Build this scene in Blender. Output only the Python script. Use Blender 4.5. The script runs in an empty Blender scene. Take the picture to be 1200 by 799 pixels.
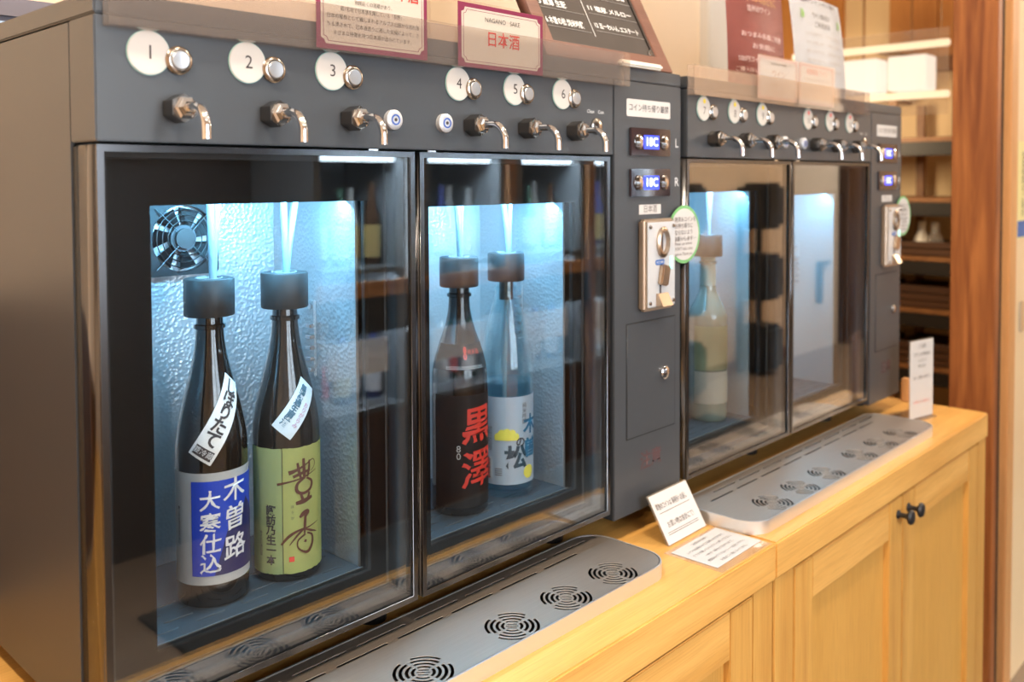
import bpy, bmesh, math, random
from mathutils import Vector, Matrix
random.seed(7)
S = bpy.context.scene
COL = S.collection
PI = math.pi
CZ = 1.405            # eye height above the floor; z below is written relative to it
# ------------------------------------------------------------------ camera
cam_d = bpy.data.cameras.new('camera'); cam = bpy.data.objects.new('camera', cam_d); COL.objects.link(cam)
FW = Vector((0.7255963, 0.68731353, -0.03331845)); RT = Vector((0.68758824, -0.72608881, -0.00417741)); UP = RT.cross(FW)
cam.matrix_world = Matrix(((RT.x, UP.x, -FW.x, 0), (RT.y, UP.y, -FW.y, -0.82), (RT.z, UP.z, -FW.z, CZ), (0, 0, 0, 1)))
cam_d.sensor_width = 36.0; cam_d.lens = 36.0 * 1064.78 / 1200
cam_d.shift_y = -(399.5 - 245.9) / 1200
cam_d.clip_start = 0.02
cam_d.dof.use_dof = True; cam_d.dof.focus_distance = 1.10; cam_d.dof.aperture_fstop = 4.4
S.camera = cam
# ------------------------------------------------------------------ world, exposure
wd = bpy.data.worlds.new('world'); S.world = wd; wd.use_nodes = True
wd.node_tree.nodes['Background'].inputs[0].default_value = (0.75, 0.86, 1.0, 1)
wd.node_tree.nodes['Background'].inputs[1].default_value = 1.0
S.view_settings.view_transform = 'Standard'; S.view_settings.look = 'None'
S.view_settings.exposure = 0.0; S.view_settings.gamma = 1.0
S.view_settings.use_curve_mapping = False
S.cycles.max_bounces = 10; S.cycles.transparent_max_bounces = 24; S.cycles.glossy_bounces = 6
S.cycles.caustics_reflective = False; S.cycles.caustics_refractive = False
S.cycles.sample_clamp_indirect = 6.0

def area(name, loc, target, size, sizey, power, color):
    l = bpy.data.lights.new(name, 'AREA'); l.shape = 'RECTANGLE'; l.size = size; l.size_y = sizey
    l.energy = power; l.color = color
    o = bpy.data.objects.new(name, l); COL.objects.link(o)
    o.location = Vector(loc) + Vector((0, 0, CZ))
    o.rotation_euler = (Vector(target) - Vector(loc)).to_track_quat('-Z', 'Y').to_euler()
    return o
# daylight entering through the windows of the wall opposite the machines
WIN = [(-.25, .45), (.55, 1.25)]
for a_, b_ in WIN:
    area('window_daylight', ((a_ + b_) / 2, -2.40, 0.15), ((a_ + b_) / 2 + .4, 0, -0.2), b_ - a_, 1.25, 25, (0.80, 0.90, 1.0))
# ------------------------------------------------------------------ materials
MATS = {}
def nodes(name):
    m = bpy.data.materials.new(name); m.use_nodes = True
    return m, m.node_tree.nodes, m.node_tree.links, m.node_tree.nodes['Principled BSDF']
def mat(name, col, rough=.5, metal=0., spec=.5, bump=None, vary=0., emit=None, trans=0., coat=0., aniso=None, sub=0.):
    """plain procedural material; bump=(kind, scale, strength, dist); vary = colour variation by noise; aniso = stretched scale"""
    if name in MATS: return MATS[name]
    m, N, L, B = nodes(name)
    B.inputs['Base Color'].default_value = (*col, 1); B.inputs['Roughness'].default_value = rough
    B.inputs['Metallic'].default_value = metal; B.inputs['Specular IOR Level'].default_value = spec
    B.inputs['Coat Weight'].default_value = coat; B.inputs['Transmission Weight'].default_value = trans
    if sub: B.inputs['Subsurface Weight'].default_value = sub
    tc = N.new('ShaderNodeTexCoord'); mp = N.new('ShaderNodeMapping'); L.new(tc.outputs['Object'], mp.inputs[0])
    if aniso: mp.inputs['Scale'].default_value = aniso
    if vary:
        n = N.new('ShaderNodeTexNoise'); n.inputs['Scale'].default_value = 9 if not aniso else 1; n.inputs['Detail'].default_value = 5
        L.new(mp.outputs[0], n.inputs['Vector'])
        r = N.new('ShaderNodeMix'); r.data_type = 'RGBA'; r.inputs[6].default_value = tuple(c * (1 - vary) for c in col) + (1,)
        r.inputs[7].default_value = tuple(min(1, c * (1 + vary)) for c in col) + (1,)
        L.new(n.outputs['Fac'], r.inputs[0]); L.new(r.outputs[2], B.inputs['Base Color'])
    if bump:
        kind, sc, st, di = bump
        t = N.new('ShaderNodeTexVoronoi' if kind == 'v' else 'ShaderNodeTexNoise'); t.inputs['Scale'].default_value = sc
        L.new(mp.outputs[0], t.inputs['Vector'])
        if kind == 'n': t.inputs['Detail'].default_value = 4
        bp = N.new('ShaderNodeBump'); bp.inputs['Strength'].default_value = st; bp.inputs['Distance'].default_value = di
        L.new(t.outputs['Distance' if kind == 'v' else 'Fac'], bp.inputs['Height']); L.new(bp.outputs[0], B.inputs['Normal'])
    if emit:
        B.inputs['Emission Color'].default_value = (*emit[0], 1); B.inputs['Emission Strength'].default_value = emit[1]
    MATS[name] = m; return m
def wood(name, c1, c2, axis='x', rough=.45, scale=1., contrast=1., ring=.6, bumps=.12):
    if name in MATS: return MATS[name]
    m, N, L, B = nodes(name)
    tc = N.new('ShaderNodeTexCoord'); mp = N.new('ShaderNodeMapping'); L.new(tc.outputs['Object'], mp.inputs[0])
    lo, hi = 1.3 * scale, 22 * scale
    mp.inputs['Scale'].default_value = {'x': (lo, hi, hi), 'y': (hi, lo, hi), 'z': (hi, hi, lo)}[axis]
    n = N.new('ShaderNodeTexNoise'); n.inputs['Scale'].default_value = 1; n.inputs['Detail'].default_value = 6; n.inputs['Distortion'].default_value = ring
    L.new(mp.outputs[0], n.inputs['Vector'])
    mp2 = N.new('ShaderNodeMapping'); L.new(tc.outputs['Object'], mp2.inputs[0])
    lo2, hi2 = 14 * scale, 420 * scale
    mp2.inputs['Scale'].default_value = {'x': (lo2, hi2, hi2), 'y': (hi2, lo2, hi2), 'z': (hi2, hi2, lo2)}[axis]
    n2 = N.new('ShaderNodeTexNoise'); n2.inputs['Scale'].default_value = 1; n2.inputs['Detail'].default_value = 2
    L.new(mp2.outputs[0], n2.inputs['Vector'])
    cr = N.new('ShaderNodeValToRGB'); cr.color_ramp.elements[0].position = .5 - .22 / contrast; cr.color_ramp.elements[1].position = .5 + .22 / contrast
    cr.color_ramp.elements[0].color = (*c1, 1); cr.color_ramp.elements[1].color = (*c2, 1)
    L.new(n.outputs['Fac'], cr.inputs[0])
    mx = N.new('ShaderNodeMix'); mx.data_type = 'RGBA'; mx.blend_type = 'MULTIPLY'; mx.inputs[0].default_value = .35
    cr2 = N.new('ShaderNodeValToRGB'); cr2.color_ramp.elements[0].position = .3; cr2.color_ramp.elements[1].position = .6
    cr2.color_ramp.elements[0].color = (.62, .55, .48, 1); cr2.color_ramp.elements[1].color = (1, 1, 1, 1)
    L.new(n2.outputs['Fac'], cr2.inputs[0]); L.new(cr.outputs[0], mx.inputs[6]); L.new(cr2.outputs[0], mx.inputs[7]); L.new(mx.outputs[2], B.inputs['Base Color'])
    bp = N.new('ShaderNodeBump'); bp.inputs['Strength'].default_value = bumps; bp.inputs['Distance'].default_value = .001
    L.new(n2.outputs['Fac'], bp.inputs['Height']); L.new(bp.outputs[0], B.inputs['Normal'])
    B.inputs['Roughness'].default_value = rough
    MATS[name] = m; return m
def clear(name, tint=(1, 1, 1), ior=1.5, rough=0., haze=0., hazecol=(1, 1, 1), gain=1.):
    """thin clear sheet: transparent body, Fresnel mirror on its faces, optional faint diffuse haze"""
    if name in MATS: return MATS[name]
    m, N, L, B = nodes(name); N.remove(B); out = N['Material Output']
    tr = N.new('ShaderNodeBsdfTransparent'); tr.inputs[0].default_value = (*tint, 1)
    gl = N.new('ShaderNodeBsdfGlossy'); gl.inputs['Roughness'].default_value = rough; gl.inputs[0].default_value = (gain, gain, gain, 1)
    fr = N.new('ShaderNodeFresnel')
    ge = N.new('ShaderNodeNewGeometry'); mr = N.new('ShaderNodeMapRange')        # same mirror strength on the sheet's inner and outer face
    mr.inputs['To Min'].default_value = ior; mr.inputs['To Max'].default_value = 1 / ior
    L.new(ge.outputs['Backfacing'], mr.inputs['Value']); L.new(mr.outputs[0], fr.inputs[0])
    mx = N.new('ShaderNodeMixShader'); L.new(fr.outputs[0], mx.inputs[0]); L.new(gl.outputs[0], mx.inputs[2])
    if haze:
        df = N.new('ShaderNodeBsdfDiffuse'); df.inputs[0].default_value = (*hazecol, 1)
        m2 = N.new('ShaderNodeMixShader'); m2.inputs[0].default_value = haze
        L.new(tr.outputs[0], m2.inputs[1]); L.new(df.outputs[0], m2.inputs[2]); L.new(m2.outputs[0], mx.inputs[1])
    else: L.new(tr.outputs[0], mx.inputs[1])
    L.new(mx.outputs[0], out.inputs[0]); MATS[name] = m; return m

PANEL = mat('charcoal_powder_coat', (.044, .049, .056), .37, spec=.5, bump=('n', 900, .25, .0004), vary=.06)
BLACK = mat('black_plastic', (.012, .012, .013), .45)
GASK = mat('black_rubber', (.008, .008, .008), .7)
FRAME = mat('dark_polished_metal', (.12, .12, .125), .20, metal=1)
CHROME = mat('chrome', (.70, .715, .74), .11, metal=1)
BRONZE = mat('satin_nickel', (.42, .38, .34), .22, metal=1)
STEEL = mat('brushed_steel', (.52, .455, .395), .48, metal=1, bump=('n', 1, .10, .0006), aniso=(14, 700, 700), vary=.10)
STEELR = mat('polished_steel_rim', (.74, .72, .70), .42, metal=.85)
DARKST = mat('dark_steel', (.10, .10, .10), .4, metal=1)
STUC = mat('embossed_aluminium', (.62, .66, .68), .34, metal=.75, bump=('v', 210, .55, .0012))
LINER = mat('dark_liner', (.004, .004, .004), .35, spec=.12)
MATM = mat('ribbed_mat', (.035, .04, .045), .5, bump=('v', 700, .4, .0006))
GLASS = clear('coated_door_glass', (.95, .97, .98), 1.85)
ACRYL = clear('clear_acrylic', (.90, .87, .85), 1.49, haze=.035, hazecol=(.8, .75, .72))
ACRYLB = clear('acrylic_back_sheet', (.90, .87, .85), 1.49, haze=.08, hazecol=(.8, .75, .72))
SLEEVE = clear('clear_sleeve', (.97, .96, .95), 1.45)
FILM = clear('laminate_film', (.97, .95, .92), 1.35, haze=.08, hazecol=(.95, .85, .72))
PAPER = mat('white_paper', (.56, .535, .515), .6, vary=.02)
CREAMP = mat('cream_paper', (.68, .615, .53), .6, vary=.02)
BADGE = mat('badge_plastic', (.52, .495, .46), .4)
INK = mat('dark_ink', (.045, .035, .035), .7)
GREYINK = mat('grey_ink', (.13, .11, .10), .7)
REDINK = mat('red_ink', (.75, .04, .025), .6)
PURPLE = mat('magenta_ink', (.24, .018, .075), .55)
WHITEINK = mat('white_print', (.72, .72, .72), .6)
GREEN = mat('green_print', (.17, .42, .16), .5)
YELLOW = mat('yellow_print', (.80, .62, .05), .5)
REDDOT = mat('red_print', (.70, .10, .10), .5)
HOSE = mat('milky_silicone', (.36, .48, .54), .35, sub=.0, trans=.35)
LCD = mat('blue_backlit_display', (.02, .03, .3), .3, emit=((.03, .06, 1.0), 2.2))
LCDT = mat('display_digits', (.8, .85, 1), .3, emit=((.75, .82, 1.0), 1.6))
LED = mat('led_strip_light', (.7, .9, 1), .4, emit=((.50, .82, 1.0), 9.0))
OAK = wood('honey_oak_horizontal', (.62, .31, .070), (.80, .46, .135), 'x', .38)
OAKV = wood('honey_oak_vertical', (.54, .26, .055), (.70, .39, .10), 'z', .42)
OAKP = wood('honey_oak_panel', (.60, .31, .065), (.68, .37, .09), 'z', .45, contrast=.7)
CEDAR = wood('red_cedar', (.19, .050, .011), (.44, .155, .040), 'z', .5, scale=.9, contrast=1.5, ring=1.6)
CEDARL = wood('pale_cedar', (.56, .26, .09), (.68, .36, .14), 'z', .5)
DKWOOD = wood('dark_stained_wood', (.045, .018, .008), (.085, .036, .014), 'y', .5)
BRWOOD = wood('brown_wood', (.20, .085, .03), (.30, .14, .05), 'x', .5)
WALLM = mat('cream_plaster', (.82, .645, .47), .8, vary=.03, bump=('n', 160, .12, .002))
WHITEW = mat('white_plaster', (.70, .66, .60), .8, vary=.02)
CEILM = mat('ceiling_board', (.72, .66, .58), .8, vary=.03)
FLOORM = mat('beige_floor', (.20, .145, .10), .4, vary=.12)
DARKG = mat('dark_wall', (.045, .032, .022), .55, vary=.2)
# ------------------------------------------------------------------ mesh helpers
ORG = {}
def box(bm, xs, ys, zs, bev=0., seg=2):
    r = bmesh.ops.create_cube(bm, size=1.0)
    sx, sy, sz = xs[1] - xs[0], ys[1] - ys[0], zs[1] - zs[0]
    bmesh.ops.transform(bm, matrix=Matrix.Translation(((xs[0] + xs[1]) / 2, (ys[0] + ys[1]) / 2, (zs[0] + zs[1]) / 2)) @ Matrix.Diagonal((sx, sy, sz, 1)), verts=r['verts'])
    if bev:
        ed = list({e for v in r['verts'] for e in v.link_edges})
        bmesh.ops.bevel(bm, geom=ed, offset=bev, segments=seg, affect='EDGES', clamp_overlap=True)
    return bm
def B(xs, ys, zs, bev=0., seg=2):
    return box(bmesh.new(), xs, ys, zs, bev, seg)
def frame_mat(a, b):
    z = (Vector(b) - Vector(a)).normalized()
    return z.to_track_quat('Z', 'Y').to_matrix().to_4x4()
def cyl(bm, a, b, r, r2=None, seg=24, bev=0.):
    a, b = Vector(a), Vector(b); h = (b - a).length
    q = bmesh.ops.create_cone(bm, cap_ends=True, cap_tris=False, segments=seg, radius1=r, radius2=r if r2 is None else r2, depth=h)
    bmesh.ops.transform(bm, matrix=Matrix.Translation((a + b) / 2) @ frame_mat(a, b), verts=q['verts'])
    if bev:
        fs = {f for v in q['verts'] for f in v.link_faces if len(f.verts) > 4}
        ed = list({e for f in fs for e in f.edges})
        bmesh.ops.bevel(bm, geom=ed, offset=bev, segments=2, affect='EDGES', clamp_overlap=True)
    return bm
def tube(bm, pts, r, seg=10, caps=True):
    pts = [Vector(p) for p in pts]; rings = []; up = Vector((.12, .93, .34))
    for i, p in enumerate(pts):
        t = (pts[min(i + 1, len(pts) - 1)] - pts[max(i - 1, 0)]).normalized()
        n = (up - t * up.dot(t)).normalized(); b = t.cross(n); up = n
        rr = r[i] if isinstance(r, (list, tuple)) else r
        rings.append([bm.verts.new(p + (n * math.cos(k * 2 * PI / seg) + b * math.sin(k * 2 * PI / seg)) * rr) for k in range(seg)])
    for A, C in zip(rings, rings[1:]):
        for k in range(seg): bm.faces.new((A[k], A[(k + 1) % seg], C[(k + 1) % seg], C[k]))
    if caps: bm.faces.new(rings[0][::-1]); bm.faces.new(rings[-1])
    return bm
def lathe(bm, c, prof, seg=32):
    rings = []
    for r, z in prof:
        if r < 1e-6: rings.append([bm.verts.new((c[0], c[1], c[2] + z))])
        else: rings.append([bm.verts.new((c[0] + r * math.cos(2 * PI * k / seg), c[1] + r * math.sin(2 * PI * k / seg), c[2] + z)) for k in range(seg)])
    for A, C in zip(rings, rings[1:]):
        for k in range(seg):
            q = (k + 1) % seg
            f = [A[k % len(A)], A[q % len(A)], C[q % len(C)], C[k % len(C)]]
            f = list(dict.fromkeys(f))
            if len(f) > 2: bm.faces.new(f)
    return bm
def rrect(x0, x1, y0, y1, r, n=8):
    out = []
    for cx, cy, a in ((x1 - r, y0 + r, -90), (x1 - r, y1 - r, 0), (x0 + r, y1 - r, 90), (x0 + r, y0 + r, 180)):
        for k in range(n + 1):
            t = math.radians(a + 90 * k / n); out.append((cx + r * math.cos(t), cy + r * math.sin(t)))
    return out
def arc_slot(cx, cy, r1, r2, a0, a1, n=6):
    o = []
    for k in range(n + 1):
        t = math.radians(a0 + (a1 - a0) * k / n); o.append((cx + r2 * math.cos(t), cy + r2 * math.sin(t)))
    for k in range(n + 1):
        t = math.radians(a1 + (a0 - a1) * k / n); o.append((cx + r1 * math.cos(t), cy + r1 * math.sin(t)))
    return o
def plate(loops, z0, z1, xf=None):
    """flat plate with real holes: 2-D loops filled and given thickness z0..z1"""
    cu = bpy.data.curves.new('tmp', 'CURVE'); cu.dimensions = '2D'; cu.fill_mode = 'BOTH'; cu.extrude = (z1 - z0) / 2
    for lp in loops:
        s = cu.splines.new('POLY'); s.points.add(len(lp) - 1)
        for q, (x, y) in zip(s.points, lp): q.co = (x, y, 0, 1)
        s.use_cyclic_u = True
    o = bpy.data.objects.new('tmp', cu); me = bpy.data.meshes.new_from_object(o)
    bm = bmesh.new(); bm.from_mesh(me)
    bpy.data.objects.remove(o); bpy.data.curves.remove(cu); bpy.data.meshes.remove(me)
    bmesh.ops.remove_doubles(bm, verts=bm.verts, dist=1e-6)
    bmesh.ops.translate(bm, verts=bm.verts, vec=(0, 0, (z0 + z1) / 2))
    if xf: bmesh.ops.transform(bm, matrix=xf, verts=bm.verts)
    return bm
def obj(name, bm, m, parent=None, base=None, smooth=False, kind=None):
    bmesh.ops.recalc_face_normals(bm, faces=bm.faces)
    org = Vector(ORG[parent.name]) if parent else Vector(base if base else (0, 0, -CZ))
    bmesh.ops.translate(bm, verts=bm.verts, vec=-org)
    me = bpy.data.meshes.new(name); bm.to_mesh(me); bm.free()
    if smooth:
        me.polygons.foreach_set('use_smooth', [True] * len(me.polygons))
        try: me.set_sharp_from_angle(angle=math.radians(38))
        except Exception: pass
    me.materials.append(m)
    o = bpy.data.objects.new(name, me); COL.objects.link(o)
    if parent: o.parent = parent
    else: o.location = org + Vector((0, 0, CZ))
    ORG[o.name] = tuple(org)
    if kind: o['kind'] = kind
    return o
def tag(o, label, cat, group=None):
    o['label'] = label; o['category'] = cat
    if group: o['group'] = group
    return o
def thing(name, label, cat, base, group=None, rotz=0, org=None):
    o = bpy.data.objects.new(name, None); COL.objects.link(o); o.empty_display_size = .05
    o.location = Vector(base) + Vector((0, 0, CZ)); o.rotation_euler = (0, 0, rotz)
    ORG[o.name] = tuple(org or base); return tag(o, label, cat, group)
def struct(name, bm, m, parent=None, base=None, smooth=False):
    o = obj(name, bm, m, parent, base, smooth)
    if not parent: o['kind'] = 'structure'
    return o
def text_bm(body, size, align='CENTER', bold=0., vertical=False, spacing=1., line=1., shear=0., width=None):
    cu = bpy.data.curves.new('tmp', 'FONT')
    cu.body = '\n'.join(body) if vertical else body
    cu.size = size; cu.align_x = align; cu.align_y = 'CENTER'; cu.offset = bold; cu.space_line = line; cu.space_character = spacing; cu.shear = shear
    cu.resolution_u = 3
    o = bpy.data.objects.new('tmp', cu); me = bpy.data.meshes.new_from_object(o)
    bm = bmesh.new(); bm.from_mesh(me)
    bpy.data.objects.remove(o); bpy.data.curves.remove(cu); bpy.data.meshes.remove(me)
    if width and bm.verts:
        xs = [v.co.x for v in bm.verts]; w = max(xs) - min(xs); k = width / w
        for v in bm.verts: v.co.x *= k
    return bm
def basis(o, xd, yd):
    xd, yd = Vector(xd).normalized(), Vector(yd).normalized(); n = xd.cross(yd)
    return Matrix(((xd.x, yd.x, n.x, o[0]), (xd.y, yd.y, n.y, o[1]), (xd.z, yd.z, n.z, o[2]), (0, 0, 0, 1)))
FRONT = ((1, 0, 0), (0, 0, 1))
def text(name, body, size, m, parent, at, dirs=FRONT, **kw):
    bm = text_bm(body, size, **kw); bmesh.ops.transform(bm, matrix=basis(at, *dirs), verts=bm.verts)
    return obj(name, bm, m, parent)
def flat(loops, m, name, parent, at, dirs=FRONT, t=.0003):
    return obj(name, plate(loops, 0, t, basis(at, *dirs)), m, parent)
def rect(x0, x1, y0, y1): return [(x0, y0), (x1, y0), (x1, y1), (x0, y1)]
def circle(cx, cy, r, n=32): return [(cx + r * math.cos(2 * PI * k / n), cy + r * math.sin(2 * PI * k / n)) for k in range(n)]
def wrap(bm, c, prof, a0, off, step=.004, rot=0., at=(0, 0)):
    """bend a flat 2-D mesh (x along the girth, y up, metres) round a turned bottle"""
    if rot: bmesh.ops.rotate(bm, verts=bm.verts, cent=(0, 0, 0), matrix=Matrix.Rotation(rot, 3, 'Z'))
    bmesh.ops.translate(bm, verts=bm.verts, vec=(at[0], at[1], 0))
    for ax in (0, 1):
        cs = [v.co[ax] for v in bm.verts]
        if not cs: return bm
        n = math.floor(min(cs) / step) + 1
        st = step if ax == 0 else step * 2
        n = math.floor(min(cs) / st) + 1
        while n * st < max(cs):
            p = [0, 0, 0]; p[ax] = n * st; q = [0, 0, 0]; q[ax] = 1
            bmesh.ops.bisect_plane(bm, geom=bm.verts[:] + bm.edges[:] + bm.faces[:], plane_co=p, plane_no=q); n += 1
    R = prof(.05)
    for v in bm.verts:
        a = a0 + v.co.x / R; r = prof(v.co.y) + off + v.co.z
        v.co = (c[0] + r * math.sin(a), c[1] - r * math.cos(a), c[2] + v.co.y)
    return bm
# ------------------------------------------------------------------ the room
ZF = -CZ; ZC = 2.62 - CZ; YO = -2.5
struct('floor', B((-1.7, 9.2), (YO - .1, 2.3), (ZF - .1, ZF)), FLOORM)
struct('ceiling', B((-1.7, 9.2), (YO - .1, 2.3), (ZC, ZC + .1)), CEILM)
struct('wall_left', B((-1.7, -1.6), (YO - .1, 2.3), (ZF, ZC)), WALLM)
struct('wall_right', B((9.1, 9.2), (YO - .1, 2.3), (ZF, ZC)), WALLM)
struct('wall_back', B((-1.6, 2.21), (.55, .65), (ZF, ZC)), WALLM)
bs = struct('wall_reflection_panel', B((-1.6, 2.2), (.535, .549), (-.555, -.16), .003), wood('dark_reflection_panel', (.06, .02, .004), (.10, .036, .008), 'x', .4))  # dark panel added so the dispenser's side mirrors dark low down
struct('trim_1', B((2.21, 2.35), (.52, .68), (ZF, ZC), .004), WHITEW)
struct('wall_rear', B((-1.6, 9.1), (2.2, 2.3), (ZF, ZC)), WALLM)
# opposite wall with two window openings
bm = bmesh.new(); wz = (-.50, .80)
box(bm, (-1.6, WIN[0][0]), (YO - .1, YO), (ZF, ZC)); box(bm, (WIN[0][1], WIN[1][0]), (YO - .1, YO), (ZF, ZC)); box(bm, (WIN[1][1], 9.1), (YO - .1, YO), (ZF, ZC))
for a_, b_ in WIN: box(bm, (a_, b_), (YO - .1, YO), (ZF, wz[0])); box(bm, (a_, b_), (YO - .1, YO), (wz[1], ZC))
struct('wall_front', bm, WALLM)
SKYP = mat('overcast_sky_seen_through_pane', (.7, .8, .95), .1, emit=((.78, .88, 1.0), 2.4))
for i, (a_, b_) in enumerate(WIN):
    w = struct('window_%d' % (i + 1), plate([rect(a_, b_, wz[0], wz[1]), rect(a_ + .05, (a_ + b_) / 2 - .02, wz[0] + .05, wz[1] - .05), rect((a_ + b_) / 2 + .02, b_ - .05, wz[0] + .05, wz[1] - .05)], 0, .06, basis((0, YO - .02, 0), *FRONT)), BRWOOD)
    for q0, q1 in ((a_ + .05, (a_ + b_) / 2 - .02), ((a_ + b_) / 2 + .02, b_ - .05)):
        struct('pane', B((q0, q1), (YO - .06, YO - .055), (wz[0] + .05, wz[1] - .05)), SKYP, w)
tag(obj('dark_reflection_mat', B((1.25, 4.7), (-2.02, -.30), (ZF + .0005, ZF + .012), .004), mat('charcoal_mat', (.018, .017, .016), .9, vary=.2), base=(2.9, -1.1, ZF)), 'unseen long charcoal mat added to darken the floor mirrored in the glass', 'mat')  # mat added to keep the floor's reflection in the doors dark
# dark panelling on the opposite wall left of the coolers
pl = struct('wall_panelling', B((1.30, 4.45), (YO, YO + .008), (ZF, ZC)), DARKG)
# right-hand post, sliding door and its frame
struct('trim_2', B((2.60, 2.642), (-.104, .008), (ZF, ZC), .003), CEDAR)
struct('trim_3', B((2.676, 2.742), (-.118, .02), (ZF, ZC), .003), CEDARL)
struct('groove_shade', B((2.642, 2.676), (-.099, .02), (ZF, ZC)), GASK)  # black filler painting in the shade of the door groove
d1 = struct('door_1', B((2.742, 3.72), (-.112, -.07), (ZF, .75)), mat('cream_door', (.80, .60, .36), .6, vary=.04))
struct('pull_plate', B((2.795, 2.825), (-.118, -.112), (-.43, -.345), .002), CHROME, d1)
struct('wall_upper', B((2.742, 9.1), (-.112, -.07), (.75, ZC)), WALLM)
struct('wall_side', B((3.72, 9.1), (-.112, -.07), (ZF, .75)), WALLM)
# back room beyond the post
wf = struct('wall_far', B((3.98, 4.08), (-.07, 2.2), (ZF, ZC)), mat('warm_plaster', (.78, .60, .36), .8, vary=.03))
wbp = wood('orange_boards', (.52, .22, .06), (.62, .29, .09), 'z', .5)
for k in range(9):
    if k == 3: continue
    struct('wall_board', B((3.955, 3.98), (.1 + .2 * k, .297 + .2 * k), (.50, ZC - .01), .003), wbp, wf)
struct('wall_beam', B((3.93, 3.98), (-.07, 2.2), (.44, .50), .003), BRWOOD, wf)
# ------------------------------------------------------------------ counter cabinets
ZT = -.555; YC = -.171
def worktop(x0, x1, label):
    o = obj('worktop', B((x0, x1), (YC, .50), (ZT - .057, ZT), .0025), OAK, base=((x0 + x1) / 2, .15, ZT - .057)); tag(o, label, 'worktop', 'counter worktops')
worktop(-.75, 1.2665, 'honey oak worktop slab under the near dispenser, left of the joint')
worktop(1.2685, 2.318, 'honey oak worktop slab under the far dispenser, right of the joint')
KNOB = mat('black_iron_knob', (.014, .014, .016), .42)
def cabinet(x0, x1, doors, label):
    t = thing('counter_cabinet', label, 'cabinet', ((x0 + x1) / 2, .15, ZF), 'counter cabinets')
    zt = ZT - .0575; zb = ZF + .09; yf = YC + .004
    bm = bmesh.new(); box(bm, (x0, x1), (yf + .024, .49), (zb, zt)); obj('carcass', bm, OAKV, t)
    obj('plinth', B((x0 + .01, x1 - .01), (yf + .06, .45), (ZF, zb)), DKWOOD, t)
    edges = [x0] + [q for dd in doors for q in (dd[0], dd[1])] + [x1]
    obj('stile', B((x0 + .001, doors[0][0] - .0025), (yf, yf + .024), (zb, zt), .0015), OAKV, t)
    obj('stile', B((doors[-1][1] + .0025, x1 - .001), (yf, yf + .024), (zb, zt), .0015), OAKV, t)
    for a, b, kx in doors:
        z0, z1 = zb + .01, zt - .004; w = .064; y0, y1 = yf - .001, yf + .02
        dpan = obj('cabinet_door', B((a + w - .008, b - w + .008), (y0 + .011, y1 - .003), (z0 + w - .008, z1 - .062)), OAKP, t)
        obj('door_stile', B((a, a + w), (y0, y1), (z0, z1), .0015), OAKV, dpan); obj('door_stile', B((b - w, b), (y0, y1), (z0, z1), .0015), OAKV, dpan)
        obj('door_rail', B((a + w, b - w), (y0 + .0004, y1), (z1 - .07, z1), .0015), OAK, dpan); obj('door_rail', B((a + w, b - w), (y0 + .0004, y1), (z0, z0 + w), .0015), OAK, dpan)
        if kx:
            bm = bmesh.new(); kz = -.6475
            lathe(bm, (0, 0, 0), [(0, 0), (.0085, 0), (.0085, .002), (.0048, .005), (.0048, .015), (.007, .019), (.0135, .022), (.0145, .025), (.012, .029), (.006, .0305), (0, .031)], 20)
            bmesh.ops.transform(bm, matrix=Matrix.Translation((kx, y0, kz)) @ Matrix.Rotation(PI / 2, 4, 'X'), verts=bm.verts)
            obj('knob', bm, KNOB, dpan, smooth=True)
    return t
cabinet(1.2695, 2.317, [(1.336, 1.789, 1.766), (1.793, 2.256, 1.819)], 'honey oak cabinet with two panelled doors and paired black knobs under the far dispenser')
cabinet(.30, 1.2655, [(.365, .782, None), (.786, 1.201, None)], 'honey oak cabinet under the near dispenser, cut off by the frame bottom')
cabinet(-.74, .298, [(-.68, -.222, None), (-.218, .236, None)], 'honey oak cabinet farthest left, below the worktop beside the near dispenser')
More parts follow.
